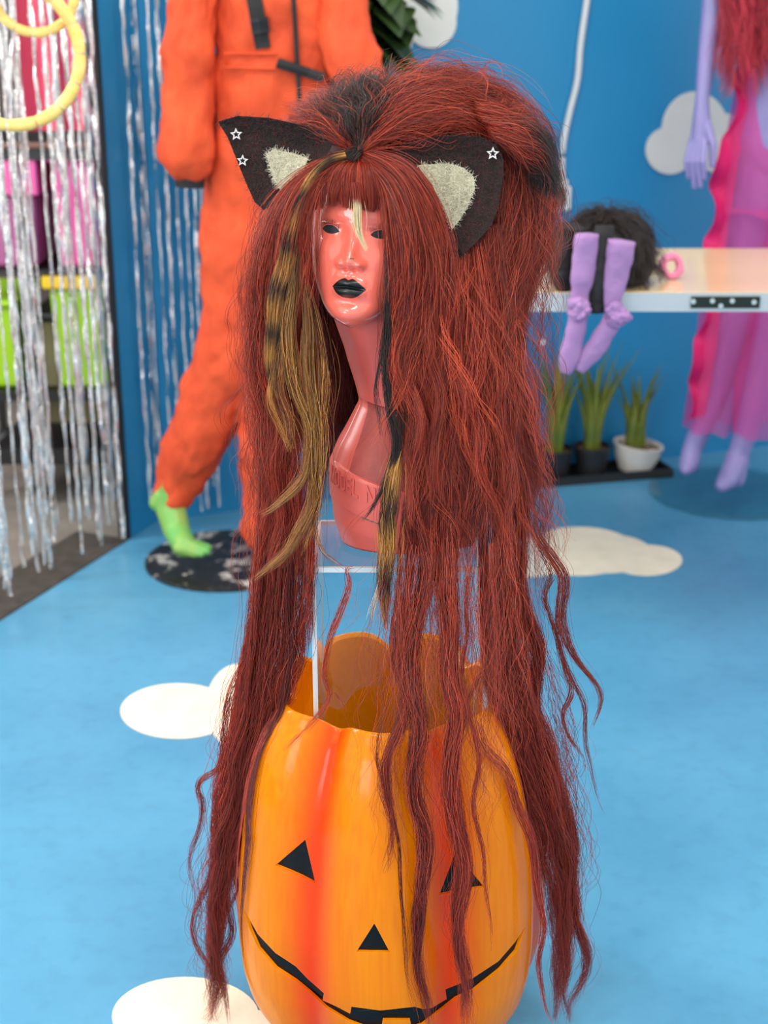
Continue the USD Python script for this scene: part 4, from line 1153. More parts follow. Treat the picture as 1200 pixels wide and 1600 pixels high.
for i in range(44):
    s = i / 43
    px = -45 + 292 * s + rng.normal(0, 5)
    base = CORNER + LA * np.interp(px, [-60, 0, 245], [1.02, .80, -.02]) + NA * rng.uniform(-.02, .10)
    obj('tinsel_strand', tinsel(base[0], base[1], rng.uniform(.012, .13), 2.35, rng.choice([.004, .005, .006, .008])), m_foil, cur)
for px in (256, 270, 286, 300, 312, 322, 330):
    b = PW(px, 500, -.03)
    obj('tinsel_strand', tinsel(b[0], b[1], rng.uniform(.02, .12), 2.35, rng.choice([.004, .006])), m_foil, cur)
rail = tube([CORNER + LA * 1.6 + NA * .04 + 2.36 * ZA, CORNER + NA * .04 + 2.36 * ZA], .012, 10)
obj('curtain_rail', merge([rail, tube([CORNER - .03 * VA + 2.36 * ZA, CORNER + .5 * UA - .03 * VA + 2.36 * ZA], .012, 10)]), m_black, cur)

# yellow hoops in front of the tinsel
m_hoop = M('yellow_wrapped_foam', S(246, 216, 130), .6, color2=S(240, 198, 100), scale=30, bump=.3, bscale=60)
HY = 2.95


def hoop(cx, cy, rx, thick, label, y):
    c = P(cx, cy, y); R = rx / 2200 * np.linalg.norm(c - [0, 0, CAM_H])
    w = np.linspace(0, 2 * np.pi, 61)
    nrm = np.array([.25, -1, 0.0]); nrm /= np.linalg.norm(nrm)
    ax = np.cross(nrm, ZA) * -1; ax /= np.linalg.norm(ax)
    t = thing('hoop', label, 'hoop', c)
    for k in range(15):
        ww = np.linspace(k, k + .97, 7) * 2 * np.pi / 15
        pts = c + R * (np.cos(ww)[:, None] * ax + np.sin(ww)[:, None] * ZA)
        rr = thick * np.array([.88, .97, 1, 1, 1, .97, .88])
        obj('wrap_section', tube(pts, rr, 12, updir=nrm), m_hoop, t, smooth=50)
    top = c + R * ZA
    obj('hanging_cord', tube([top, [top[0], top[1], 2.5]], .002, 6), m_wallcloud, t)


hoop(14, 84, 100, .013, 'large yellow wrapped hoop hanging in front of the tinsel at upper left', HY)
hoop(52, -16, 58, .010, 'small yellow wrapped hoop hanging inside the larger hoop at upper left', HY + .04)

# ------------------------------------------------------------------ things beyond the doorway
DY = 4.15


def plate(px, y, z=None): return P(px[0], px[1], y)


def pxbox(x0, y0, x1, y1, y, depth, r=.01):
    """A box whose front fills a pixel rectangle at distance y."""
    a, b = P(x0, y0, y), P(x1, y1, y)
    c = (a + b) / 2
    bx = rbox((abs(b[0] - a[0]), depth, abs(a[2] - b[2])), r, 8)
    bx.apply_translation([c[0], y + depth / 2, c[2]])
    return bx


m_green = M('lime_plastic', S(150, 196, 20), .45)
m_yellow = M('yellow_plastic', S(236, 196, 40), .45)
m_mag = M('pink_plastic', S(226, 92, 160), .5, var=.06)
m_mag2 = M('mauve_cloth', S(170, 96, 142), .8, var=.15, scale=12)
m_coral = M('coral_cloth', S(236, 92, 92), .8, color2=S(222, 60, 110), scale=3)
m_wood = M('worn_brown_wood', S(120, 88, 76), .7, var=.2, scale=20)
m_greyp = M('grey_plastic', S(90, 90, 92), .6)
m_olive = M('olive_canvas', S(112, 106, 74), .85, var=.15)
fz = float(PF(75, 770, -.0)[2])
rack = thing('shelf_rack', 'black metal rack on wheels behind the tinsel, holding pink and green tubs', 'rack', P(100, 780, DY) * [1, 1, 0])
zs_r = float(P(100, 224, DY)[2])
for x in (-52, 62, 196):
    b = P(x, 700, DY)
    obj('post', box([b[0] - .011, DY - .011, .05], [b[0] + .011, DY + .011, 2.1]), m_black, rack)
for x in (-52, 196):
    b = P(x, 700, DY)
    obj('post', box([b[0] - .011, DY + .42, .05], [b[0] + .011, DY + .44, 2.1]), m_black, rack)
xa, xb = float(P(-56, 224, DY)[0]), float(P(200, 224, DY)[0])
for z, th in ((zs_r, .045), (float(P(100, 610, DY)[2]), .03), (float(P(100, 421, DY)[2]), .010), (.16, .05)):
    obj('shelf', box([xa, DY - .012, z - th], [xb, DY + .45, z]), m_black, rack)
obj('rail', tube([[xa, DY - .03, zs_r - .004], [xb, DY - .03, zs_r - .004]], .010, 10), m_wood, rack, smooth=60, label='brown rail along the upper shelf')
for x in (-50, 60, 194):
    b = P(x, 700, DY)
    for yy in (DY, DY + .43):
        w = trimesh.creation.cylinder(.05, .03, sections=24); w.apply_transform(trimesh.transformations.rotation_matrix(np.pi / 2, [0, 1, 0])); w.apply_translation([b[0], yy, .052])
        obj('wheel', w, m_black, rack, smooth=40)


def tub(x0, y0, x1, y1, body, lidm, label, lid=16, zrest=None, dep=.36):
    t = thing('storage_tub', label, 'storage tub', P((x0 + x1) / 2, y1, DY - .02))
    a, b = P(x0, y0 + lid, DY), P(x1, y1, DY)
    zb = zrest if zrest is not None else b[2]
    bx = rbox((b[0] - a[0], dep, a[2] - zb), .015, 10)
    v = bx.vertices; k = 1 - .08 * (.5 - (v[:, 2] / (a[2] - zb))); v[:, 0] *= k; v[:, 1] *= k
    bx.vertices = v; bx.apply_translation([(a[0] + b[0]) / 2, DY + dep / 2 + .01, (a[2] + zb) / 2])
    obj('body', bx, body, t, smooth=30)
    if lid:
        c = P(x0 - 3, y0, DY)
        l = rbox((b[0] - a[0] + .03, dep + .03, c[2] - a[2]), .006, 8); l.apply_translation([(a[0] + b[0]) / 2, DY + dep / 2 + .01, (a[2] + c[2]) / 2])
        obj('lid', l, lidm, t, smooth=30)


z610, z452 = float(P(100, 610, DY)[2]), float(P(100, 421, DY)[2])
tub(74, 430, 186, 600, m_green, m_yellow, 'lime green tub with a yellow lid on the rack behind the tinsel', 22, z610 + .001)
tub(-45, 470, 30, 600, m_green, m_green, 'lime green tub at the left edge of the picture behind the tinsel', 10, z610 + .001)
tub(78, 246, 184, 420, m_mag, m_mag, 'bright pink tub on the middle rack shelf behind the tinsel', 8, z452 + .001)
tub(-45, 246, 62, 420, m_mag2, m_mag, 'mauve tub at the left edge on the middle rack shelf', 60, z452 + .001)
# cloth hung from the rack top
zt_, zb_ = 2.02, float(P(120, 206, DY)[2])
xs = np.linspace(float(P(20, 100, DY)[0]), float(P(163, 100, DY)[0]), 60)
zz_ = np.linspace(zt_, zb_, 30)
X_, Z_ = np.meshgrid(xs, zz_)
Yd = DY + .03 + .012 * np.sin(X_ * 60 + 2 * np.sin(Z_ * 4)) * np.clip((zt_ - Z_) * 3, .2, 1)
fr_, bk_ = np.stack([X_, Yd, Z_], -1), np.stack([X_, Yd + .004, Z_], -1)
obj('hanging_cloth', merge([grid_mesh(fr_), grid_mesh(bk_[:, ::-1])]), m_coral, smooth=True, label='coral red cloth hung on the rack behind the tinsel at upper left', cat='cloth')
obj('curtain_bar', tube([[xa - .05, DY + .03, 2.03], [xb + .05, DY + .03, 2.03]], .012, 10), m_black, rack, smooth=60)
cr_ = thing('canvas_crate', 'olive canvas crate on the ground under the rack shelf', 'crate', P(140, 770, 4.3) * [1, 1, 0])
b0, b1 = P(70, 650, 4.25), P(200, 650, 4.25)
bx = rbox((b1[0] - b0[0], .3, .34), .02, 8); bx.apply_translation([(b0[0] + b1[0]) / 2, 4.36, .215 + .17]); obj('body', bx, m_olive, cr_, smooth=30)
bx = rbox((b1[0] - b0[0] + .02, .32, .03), .008, 8); bx.apply_translation([(b0[0] + b1[0]) / 2, 4.36, .215 + .34]); obj('rim', bx, m_black, cr_, smooth=30)

# ------------------------------------------------------------------ mannequin in the orange suit
MY = 3.58
m_suit = M('orange_suit_fabric', S(222, 84, 38), .8, color2=S(198, 64, 26), scale=10, bump=.25, bscale=35)
m_webb = M('black_webbing', S(22, 22, 24), .7, bump=.2, bscale=200)
m_gskin = M('green_painted_foot', S(60, 176, 92), .35, color2=S(150, 176, 80), scale=9)
m_disc = usdkit.material(stage, '/World/Looks/scuffed_black_base', {
    'g': ('texture_coordinate', {}), 'n': ('noise_texture', {'scale': 14.0, 'detail': 6, 'roughness': .7}), 'r': ('rgb_ramp', {'ramp': [(.48, S(24, 23, 23)), (.54, S(40, 39, 38)), (.58, S(170, 165, 158)), (.64, S(190, 186, 180))]}),
    'p': ('principled_bsdf', {'roughness': .4})}, [('g.object', 'n.vector'), ('n.fac', 'r.fac'), ('r.color', 'p.base_color')], surface='p.BSDF')
man = thing('mannequin', 'green-footed mannequin in an orange jumpsuit mid-stride on a scuffed black round base', 'mannequin', PF(355, 877))


def pj(px, py, r, y=MY):
    """A joint at a pixel with a radius in pixels."""
    q = P(px, py, y)
    return (*q, r / 2200 * np.linalg.norm(q - [0, 0, CAM_H]))


def folds(t, amp, sc, seed):
    v, n = np.array(t.vertices), np.array(t.vertex_normals)
    f = meshkit.fbm(v * sc, 3, seed) - .5
    t.vertices = v + n * (f * amp)[:, None]
    return t


torso = [pj(432, -170, 66), pj(432, -90, 88), pj(434, -10, 92), pj(432, 80, 92), pj(430, 190, 92), pj(412, 300, 88), pj(400, 400, 84)]
legL = [pj(382, 380, 62), pj(378, 480, 60), pj(360, 570, 56), pj(318, 660, 50, MY + .03), pj(283, 740, 38, MY + .05), pj(272, 768, 33, MY + .05)]
legR = [pj(428, 400, 58, MY - .02), pj(424, 520, 54, MY - .03), pj(416, 640, 46, MY - .03), pj(412, 760, 38, MY - .03), pj(411, 830, 33, MY - .03)]
armL = [pj(345, -130, 40), pj(304, -60, 38, MY - .03), pj(296, 60, 36, MY - .05), pj(292, 160, 37, MY - .06), pj(292, 236, 37, MY - .07), pj(295, 250, 31, MY - .07)]
armR = [pj(515, -120, 40), pj(535, -30, 36, MY - .03), pj(538, 60, 38, MY - .05), pj(566, 130, 36, MY - .08), pj(600, 190, 32, MY - .10)]
# flatten the trunk front to back
tr = man2tri(limb(torso).refine_to_length(.03)); tr.vertices = (tr.vertices - [0, MY, 0]) * [1, .62, 1] + [0, MY, 0]
lg = manifold3d.Manifold.batch_boolean([tri2man(tr), limb(legL), limb(legR), limb(armL), limb(armR)], manifold3d.OpType.Add)
suit = soften(lg, .017, 10)
suit = folds(suit, .040, 9.0, 3)
suit = folds(suit, .030, np.array([30, 22, 9]), 8)
suit = folds(suit, .012, np.array([40, 40, 36]), 5)
sp_ = obj('jumpsuit', suit, m_suit, man, smooth=True, label='orange jumpsuit')


def on_suit(px0, px1, half, n=14, lift=.004):
    """A flat strap lying on the suit's front between two pixels."""
    ax = np.linspace(px0[0], px1[0], n); ay = np.linspace(px0[1], px1[1], n)
    d = np.array([px1[0] - px0[0], px1[1] - px0[1]], float); d /= np.linalg.norm(d); nn = np.array([-d[1], d[0]])
    tree = suit.vertices
    pr = (tree - [0, 0, CAM_H]); dep = pr[:, 1] * CO - pr[:, 2] * SI
    sx, sy = 600 + F * pr[:, 0] / dep, 800 - F * (pr[:, 1] * SI + pr[:, 2] * CO) / dep
    rows = []
    for x, y in zip(ax, ay):
        near = (np.hypot(sx - x, sy - y) < 14)
        yy = np.min(tree[near, 1]) if near.any() else MY
        rows.append([P(x + s * half * nn[0], y + s * half * nn[1], yy - lift * (1 if s == 0 else .7)) for s in (-1, 0, 1)])
    ys = np.array([r[1][1] for r in rows]); ys = np.convolve(np.pad(ys, 2, 'edge'), np.ones(5) / 5, 'valid')
    rows = [[P(x + s * half * nn[0], y + s * half * nn[1], yy - lift * (1 if s == 0 else .6)) for s in (-1, 0, 1)] for x, y, yy in zip(ax, ay, ys)]
    f_ = np.array(rows); b_ = f_ + [0, .006, 0]
    ring = np.concatenate([f_, b_[:, ::-1]], 1)
    return grid_mesh(ring, True, True)


obj('strap', on_suit((392, -30), (411, 76), 12), m_webb, sp_, label='black strap with a buckle on the chest')
obj('buckle', on_suit((404, 28), (408, 52), 14, 6, .010), m_black, sp_)
obj('zip', on_suit((457, -30), (468, 160), 3.5, 20), m_webb, sp_, label='black front zip')
obj('tab', on_suit((433, 98), (506, 122), 8, 10, .008), m_webb, sp_, label='black waist tab')
obj('waist_seam', on_suit((350, 84), (432, 84), 1.6, 14, .004), m_suit, sp_)
obj('pocket_seam', on_suit((350, 105), (430, 108), 1.6, 14, .004), m_suit, sp_)
c0, c1 = np.array(pj(297, 266, 24, MY - .07)), np.array(pj(297, 292, 22, MY - .07))
obj('cuff', tube([c0[:3], c1[:3]], [c0[3], c1[3]], 24), m_webb, sp_, smooth=40, label='black knitted sleeve cuff')


def foot(joints, toes, seed):
    parts = [limb([pj(*j) for j in joints])]
    for t in toes:
        parts.append(limb([pj(*t[0]), pj(*t[1])]))
    return soften(manifold3d.Manifold.batch_boolean(parts, manifold3d.OpType.Add), .006, 6)


fy = MY + .04
zball = PF(290, 868)
obj('foot', foot([(274, 740, 22, fy), (266, 790, 24, fy), (276, 828, 21, fy - .04), (288, 852, 19, fy - .10)], [((292, 852, 12, fy - .11), (322, 861, 7, fy - .12)), ((286, 856, 11, fy - .12), (314, 865, 6, fy - .13)), ((280, 856, 10, fy - .12), (304, 866, 5.5, fy - .13)), ((290, 848, 10, fy - .1), (325, 856, 6, fy - .10)), ((256, 775, 17, fy), (248, 785, 15, fy))], 1), m_gskin, man, smooth=True, label='green bare foot with its heel raised')
obj('foot', foot([(411, 800, 20, MY - .03), (412, 838, 20, MY - .03), (424, 852, 18, MY - .06), (436, 858, 14, MY - .08)], [((436, 856, 9, MY - .08), (452, 862, 6, MY - .1)), ((430, 858, 9, MY - .09), (446, 866, 6, MY - .11))], 2), m_gskin, man, smooth=True, label='green bare foot standing on the base')
dc = PF(355, 877); R = 126 / 2200 * np.linalg.norm(dc - [0, 0, CAM_H])
w = np.linspace(0, 2 * np.pi, 96, endpoint=False)
prof = [(R * .02, 0), (R * .995, 0), (R, .002), (R, .009), (R * .985, .0115), (R * .5, .012), (R * .02, .012)]
obj('base_plate', grid_mesh(np.array([[[dc[0] + r * np.cos(a), dc[1] + r * np.sin(a), z] for a in w] for r, z in prof]), True, True), m_disc, man, smooth=40, label='scuffed black round base plate with pale stains')

# ------------------------------------------------------------------ hanging leafy plant near the wall
m_leaf = M('dark_green_leaf', S(38, 62, 34), .4, color2=S(60, 84, 36), scale=12)
m_stem = M('stem_brown', S(70, 66, 40), .7)
hp = thing('hanging_plant', 'dark green leafy artificial plant hanging against the blue wall above the wig', 'plant', P(590, 40, 4.05))
rng = np.random.default_rng(51)


def leaf(base, direction, length, width, droop=.25, n=6):
    d = np.array(direction, float); d /= np.linalg.norm(d)
    s = np.cross(d, ZA); s = s / (np.linalg.norm(s) + 1e-9); up = np.cross(s, d)
    t = np.linspace(0, 1, n + 1)
    wv = width * np.sin(np.pi * np.clip(t, .02, .985) ** .8)
    c = base + length * t[:, None] * d - (droop * length * t ** 2)[:, None] * ZA
    return grid_mesh(np.stack([c - wv[:, None] * s + .25 * wv[:, None] * up, c, c + wv[:, None] * s + .25 * wv[:, None] * up], 1))


for k, (x0, x1, y1) in enumerate(((575, 552, 75), (590, 600, 118), (600, 632, 40), (585, 575, 100))):
    pth = [P(590, -60, 4.05), P((x0 + x1) / 2, -10, 4.02 + .02 * k), P(x1, y1, 4.0 + .03 * k)]
    obj('stem', tube(spline(pth, 14), .005, 6), m_stem, hp, smooth=True)
    st2 = spline(pth, 12)
    for q in st2[1:]:
        for _ in range(2):
            a = rng.uniform(0, 6.28)
            obj('leaf', leaf(q, [np.cos(a), np.sin(a) * .7 - .3, rng.uniform(-.7, .2)], rng.uniform(.09, .15), rng.uniform(.032, .05)), m_leaf, hp, smooth=True)
obj('hanging_cord', tube([P(590, -60, 4.05), P(590, -60, 4.05) * [1, 1, 0] + 2.9 * ZA], .003, 6), m_stem, hp)
obj('wall_hook', tube([P(590, -60, 4.05) * [1, 1, 0] + 2.85 * ZA, P(590, -60, 4.05) * [1, 1, 0] + 2.85 * ZA + [0, .4, 0]], .004, 6), m_stem, hp)

# ------------------------------------------------------------------ cable and socket on the back wall
m_cable = M('white_cable', S(198, 204, 206), .45)
cb = [PW(x, y, -.012) for x, y in ((925, -60), (917, 0), (907, 70), (902, 125), (890, 175), (880, 225), (878, 275), (880, 300))]
obj('power_cable', tube(spline(cb, 40), .0095, 10), m_cable, smooth=True, label='white cable running down the blue wall to a socket', cat='cable')
so = thing('wall_socket', 'white wall socket with a plugged-in adapter at the foot of the cable', 'socket', PW(862, 306))


def wallbox(x0, y0, x1, y1, d0, d1, r=.004):
    a, b = PW(x0, y0), PW(x1, y1)
    bx = rbox((abs((b - a) @ UA), abs(d1 - d0), abs(a[2] - b[2])), r, 8)
    m = (a + b) / 2
    return basis(bx, m - VA * (d0 + d1) / 2, UA, VA, ZA)


obj('plate', wallbox(842, 282, 884, 330, 0, .010), m_wallcloud, so, smooth=30)
obj('adapter', wallbox(852, 292, 872, 318, .010, .05), m_greyp, so, smooth=30, label='grey adapter')
obj('plug', wallbox(873, 290, 884, 326, .010, .035), m_cable, so, smooth=30)
# ------------------------------------------------------------------ cream table in front of the back wall
TY0 = 3.05
ZT = float(P(1000, 457, TY0)[2]); ZB = float(P(1000, 487, TY0)[2])
d388 = ray(1000, 388); TY1 = float((ZT - CAM_H) / d388[2] * d388[1])
tx0, tx1 = float(P(812, 470, TY0)[0]), float(P(1500, 470, TY0)[0])
m_top = M('cream_gloss_top', S(238, 208, 156), .16, var=.02, scale=3, coat_weight=.5, coat_roughness=.08)
m_edge = M('brushed_grey_edge', S(190, 200, 204), .35, metallic=.4)
m_latch = M('dark_steel', S(46, 54, 50), .35, metallic=.7)
m_screw = M('bright_steel', S(232, 232, 226), .2, metallic=.9)
m_clear = usdkit.material(stage, '/World/Looks/clear_panel', {
    't': ('transparent_bsdf', {'color': (.84, .88, .92)}), 'gl': ('glossy_bsdf', {'roughness': .05}), 'f': ('fresnel', {'IOR': 1.4}), 'g': ('geometry', {}),
    'i': ('math', {'math_type': 'subtract', 'value1': 1.0}), 'x': ('math', {'math_type': 'multiply'}), 'm': ('mix_closure', {})},
    [('g.backfacing', 'i.value2'), ('f.fac', 'x.value1'), ('i.value', 'x.value2'), ('x.value', 'm.fac'), ('t.BSDF', 'm.closure1'), ('gl.BSDF', 'm.closure2')], surface='m.closure')
tb = thing('display_table', 'cream gloss topped display table with a grey metal edge and hinge', 'table', ((tx0 + tx1) / 2, (TY0 + TY1) / 2, 0))
obj('tabletop', box([tx0, TY0 + .004, ZT - .016], [tx1, TY1, ZT]), m_top, tb)
obj('edge_strip', box([tx0, TY0, ZB], [tx1, TY0 + .02, ZT - .001]), m_edge, tb, label='grey metal front edge')
obj('apron', box([tx0, TY1 - .02, ZB], [tx1, TY1, ZT - .016]), m_edge, tb)
la, lb = P(1080, 463, TY0), P(1186, 481, TY0)
obj('hinge', box([la[0], TY0 - .004, lb[2]], [lb[0], TY0, la[2]]), m_latch, tb, label='dark steel hinge plate on the front edge')
for x, y in ((1083, 471), (1113, 470), (1126, 478), (1144, 470), (1178, 472)):
    c = trimesh.creation.cylinder(.0055, .004, sections=16); c.apply_transform(trimesh.transformations.rotation_matrix(np.pi / 2, [1, 0, 0])); c.apply_translation(P(x, y, TY0 - .0055))
    obj('screw', c, m_screw, tb, smooth=40)
pl = P(868, 540, TY0 + .03)
obj('side_panel', box([tx0 + .01, TY0 + .03, 0], [pl[0], TY0 + .038, ZB]), m_clear, tb, label='clear front panel with one bright screw')
obj('side_panel', box([tx1 - .04, TY0 + .03, 0], [tx1 - .03, TY1 - .03, ZB]), m_clear, tb)
obj('side_panel', box([tx0 + .01, TY1 - .04, 0], [pl[0], TY1 - .032, ZB]), m_clear, tb)
c = trimesh.creation.cylinder(.007, .008, sections=16); c.apply_transform(trimesh.transformations.rotation_matrix(np.pi / 2, [1, 0, 0])); c.apply_translation(P(848, 534, TY0 + .026))
obj('screw', c, m_screw, tb, smooth=40)

# ------------------------------------------------------------------ black wig with lavender knotted ears on the table edge
WY = TY0 + .10
m_lav = M('lavender_fabric', S(148, 114, 166), .85, color2=S(164, 126, 176), scale=8, bump=.2, bscale=90)
bw = thing('short_wig', 'short black wig with two knotted lavender fabric ears draped over the table edge', 'wig', (*P(945, 455, WY)[:2], ZT))
ctr = P(945, 418, WY + .02)
dm = trimesh.creation.icosphere(4, 1.0); dm.vertices = dm.vertices * [.112, .095, .086] + [ctr[0], ctr[1], 0] + [0, 0, ZT + .050]
v = dm.vertices; v[:, 2] = np.maximum(v[:, 2], ZT + .001); dm.vertices = v
obj('hair_cap', dm, M('matt_black_hair', tuple(BLACK * .8), .6, bump=.4, bscale=60), bw, smooth=True)
rng = np.random.default_rng(61)
H = Hair()
cz = ZT + .050
for i in range(90):
    th, ph = rng.uniform(0, 2 * np.pi), rng.uniform(.05, .62) * np.pi
    dirn = np.array([np.sin(ph) * np.cos(th), np.sin(ph) * np.sin(th), np.cos(ph)])
    top = np.array([ctr[0], ctr[1], cz]) + [0, 0, .080]
    e = np.array([ctr[0], ctr[1], cz]) + dirn * [.118, .10, .090]
    mid = (top + e) / 2 + dirn * .022
    q = np.array([[*top, .006], [*mid, .012], [*e, .012], [*(e + [dirn[0] * .03, dirn[1] * .03, -.04]), .010]])
    q[:, 2] = np.maximum(q[:, 2], ZT + .002)
    H.add(rng, q, 32, K=9, wave=.004, frizz=.005, w0=.0010, w1=.0006, fly=.2, tint=black)
for i in range(16):
    x0 = rng.uniform(955, 1035)
    q = np.c_[np.array([P(955, 345, WY), P((955 + x0) / 2 + 10, 352, WY), P(x0, 400, WY), P(x0 + 8, 440, WY)]), [.004, .01, .012, .01]]
    H.add(rng, q, 14, K=10, wave=.004, frizz=.006, w0=.0008, w1=.0005, fly=.3, tint=black)
H.build('black_hair', bw, 'black wispy hair')


def px_tube(pts, rad, y, k=40, flat=.6, sides=20):
    p = np.array([P(a, b, yy) for a, b, yy in pts]); r = np.array(rad) / 2200 * np.linalg.norm(p - [0, 0, CAM_H], axis=1)
    return folds(tube(p, r, sides, k, flat=flat, updir=(0, 1, 0)), .012, 26, 5)


ly = TY0 - .03
ea = px_tube([(917, 366, ly), (914, 400, ly), (909, 440, ly), (906, 462, ly), (903, 495, ly), (897, 525, ly + .0), (890, 560, ly), (885, 583, ly)], [18, 19, 17, 14, 15, 15, 15, 8], ly, sides=24)
kn = trimesh.creation.icosphere(4, 1.0); kn.vertices = kn.vertices * [.027, .022, .026] + P(905, 484, ly - .01); kn = folds(kn, .03, 55, 4)
e1 = obj('fabric_ear', ea, m_lav, bw, smooth=True, label='lavender fabric ear knotted in the middle, the left one')
obj('knot', kn, m_lav, e1, smooth=True)
eb = px_tube([(972, 376, ly), (967, 405, ly), (962, 440, ly), (957, 468, ly), (960, 490, ly), (945, 520, ly), (925, 552, ly), (905, 580, ly)], [22, 21, 18, 14, 15, 16, 15, 8], ly, sides=24)
kn2 = trimesh.creation.icosphere(4, 1.0); kn2.vertices = kn2.vertices * [.027, .022, .028] + P(962, 494, ly - .01); kn2 = folds(kn2, .03, 55, 9)
e2 = obj('fabric_ear', eb, m_lav, bw, smooth=True, label='lavender fabric ear knotted in the middle, the right one')
obj('knot', kn2, m_lav, e2, smooth=True)
obj('black_band', px_tube([(944, 352, ly + .02), (940, 400, ly + .01), (935, 450, ly + .01), (932, 488, ly + .012)], [14, 14, 14, 12], ly), m_webb, bw, smooth=True, label='black strip between the two lavender ears')
obj('side_hair', px_tube([(893, 352, ly + .04), (880, 390, ly + .05), (878, 430, ly + .05), (884, 460, ly + .05)], [20, 22, 20, 10], ly, flat=.8), M('matt_black_hair_locks', tuple(BLACK), .6, bump=.5, bscale=50), bw, smooth=True)
pk = trimesh.creation.torus(.022, .009, 24, 12); pk.apply_transform(trimesh.transformations.rotation_matrix(1.35, [1, .3, 0])); pk = folds(pk, .010, 60, 2)
m_pinkcloth = M('pink_cloth', S(222, 130, 168), .8, bump=.3)
pk.apply_translation(P(1048, 432, TY0 + .16) * [1, 1, 0] + [0, 0, ZT - pk.bounds[0, 2] + .0005])
obj('scrunchie', pk, m_pinkcloth, smooth=True, label='small pink fabric ring on the cream table beside the black wig', cat='hair tie')

# ------------------------------------------------------------------ pink mannequin on a glass base
QY = 4.19
m_sheer = usdkit.material(stage, '/World/Looks/sheer_pink_cloth', {
    't': ('transparent_bsdf', {'color': (1.0, .74, .90)}), 'd': ('principled_bsdf', {'base_color': S(255, 112, 182), 'roughness': .6}), 'tl': ('translucent_bsdf', {'color': S(255, 140, 200)}),
    'a': ('mix_closure', {'fac': .45}), 'm': ('mix_closure', {'fac': .42})},
    [('d.BSDF', 'a.closure1'), ('tl.BSDF', 'a.closure2'), ('t.BSDF', 'm.closure1'), ('a.closure', 'm.closure2')], surface='m.closure')
m_frill = usdkit.material(stage, '/World/Looks/pink_frill_cloth', {
    'd': ('principled_bsdf', {'base_color': S(240, 40, 128), 'roughness': .6}), 'tl': ('translucent_bsdf', {'color': S(244, 60, 140)}), 'a': ('mix_closure', {'fac': .4})},
    [('d.BSDF', 'a.closure1'), ('tl.BSDF', 'a.closure2')], surface='a.closure')
m_lilac = M('lilac_mannequin_skin', S(150, 138, 194), .35, color2=S(126, 126, 180), scale=4)
m_glass = usdkit.material(stage, '/World/Looks/glass_base', {
    't': ('transparent_bsdf', {'color': (.80, .88, .88)}), 'gl': ('glossy_bsdf', {'roughness': .04}), 'f': ('fresnel', {'IOR': 1.5}), 'g': ('geometry', {}),
    'i': ('math', {'math_type': 'subtract', 'value1': 1.0}), 'x': ('math', {'math_type': 'multiply'}), 'm': ('mix_closure', {})},
    [('g.backfacing', 'i.value2'), ('f.fac', 'x.value1'), ('i.value', 'x.value2'), ('x.value', 'm.fac'), ('t.BSDF', 'm.closure1'), ('gl.BSDF', 'm.closure2')], surface='m.closure')
lady = thing('mannequin', 'lilac-skinned mannequin with red hair in a sheer pink trouser outfit on a round glass base', 'mannequin', PF(1140, 770))


def qj(px, py, r, y=QY): return pj(px, py, r, y)


body = manifold3d.Manifold.batch_boolean([
    limb([qj(1235, -190, 34), qj(1235, -120, 60), qj(1235, -40, 66), qj(1238, 40, 60), qj(1238, 140, 74), qj(1232, 220, 80)]),
    limb([qj(1205, 230, 56), qj(1188, 330, 46), qj(1165, 450, 36), qj(1140, 540, 28), qj(1112, 630, 20), qj(1082, 700, 15, QY - .02)]),
    limb([qj(1255, 240, 56, QY - .02), qj(1243, 350, 46, QY - .05), qj(1222, 470, 36, QY - .07), qj(1198, 570, 28, QY - .08), qj(1170, 660, 19, QY - .09), qj(1152, 715, 15, QY - .10)]),
    limb([qj(1152, 715, 16, QY - .10), qj(1138, 748, 16, QY - .15), qj(1128, 758, 11, QY - .18)]), limb([qj(1152, 715, 18, QY - .10), qj(1150, 748, 14, QY - .12)]),
    limb([qj(1082, 700, 15, QY - .02), qj(1076, 726, 15, QY - .05), qj(1072, 733, 10, QY - .07)])], manifold3d.OpType.Add)
arm = manifold3d.Manifold.batch_boolean([
    limb([qj(1185, -160, 24), qj(1140, -110, 20), qj(1118, -20, 17, QY - .04), qj(1106, 80, 14, QY - .06), qj(1097, 155, 10, QY - .08), qj(1096, 185, 13, QY - .08), qj(1093, 220, 14, QY - .08)]),
    *[limb([qj(a, 220, 6, QY - .08 - .01 * k), qj(b, 252, 5.5, QY - .09 - .012 * k), qj(c_, e_, 4, QY - .085 - .01 * k)]) for k, (a, b, c_, e_) in enumerate(((1082, 1074, 1076, 276), (1088, 1082, 1085, 292), (1094, 1090, 1094, 290), (1100, 1098, 1100, 278)))],
    limb([qj(1103, 190, 7, QY - .09), qj(1114, 226, 6, QY - .11), qj(1113, 258, 4.5, QY - .11)])], manifold3d.OpType.Add)
obj('arm', soften(arm, .005, 4), m_lilac, lady, smooth=True, label='hanging lilac arm and hand')
obj('body', soften(body, .014, 6), m_lilac, lady, smooth=True)


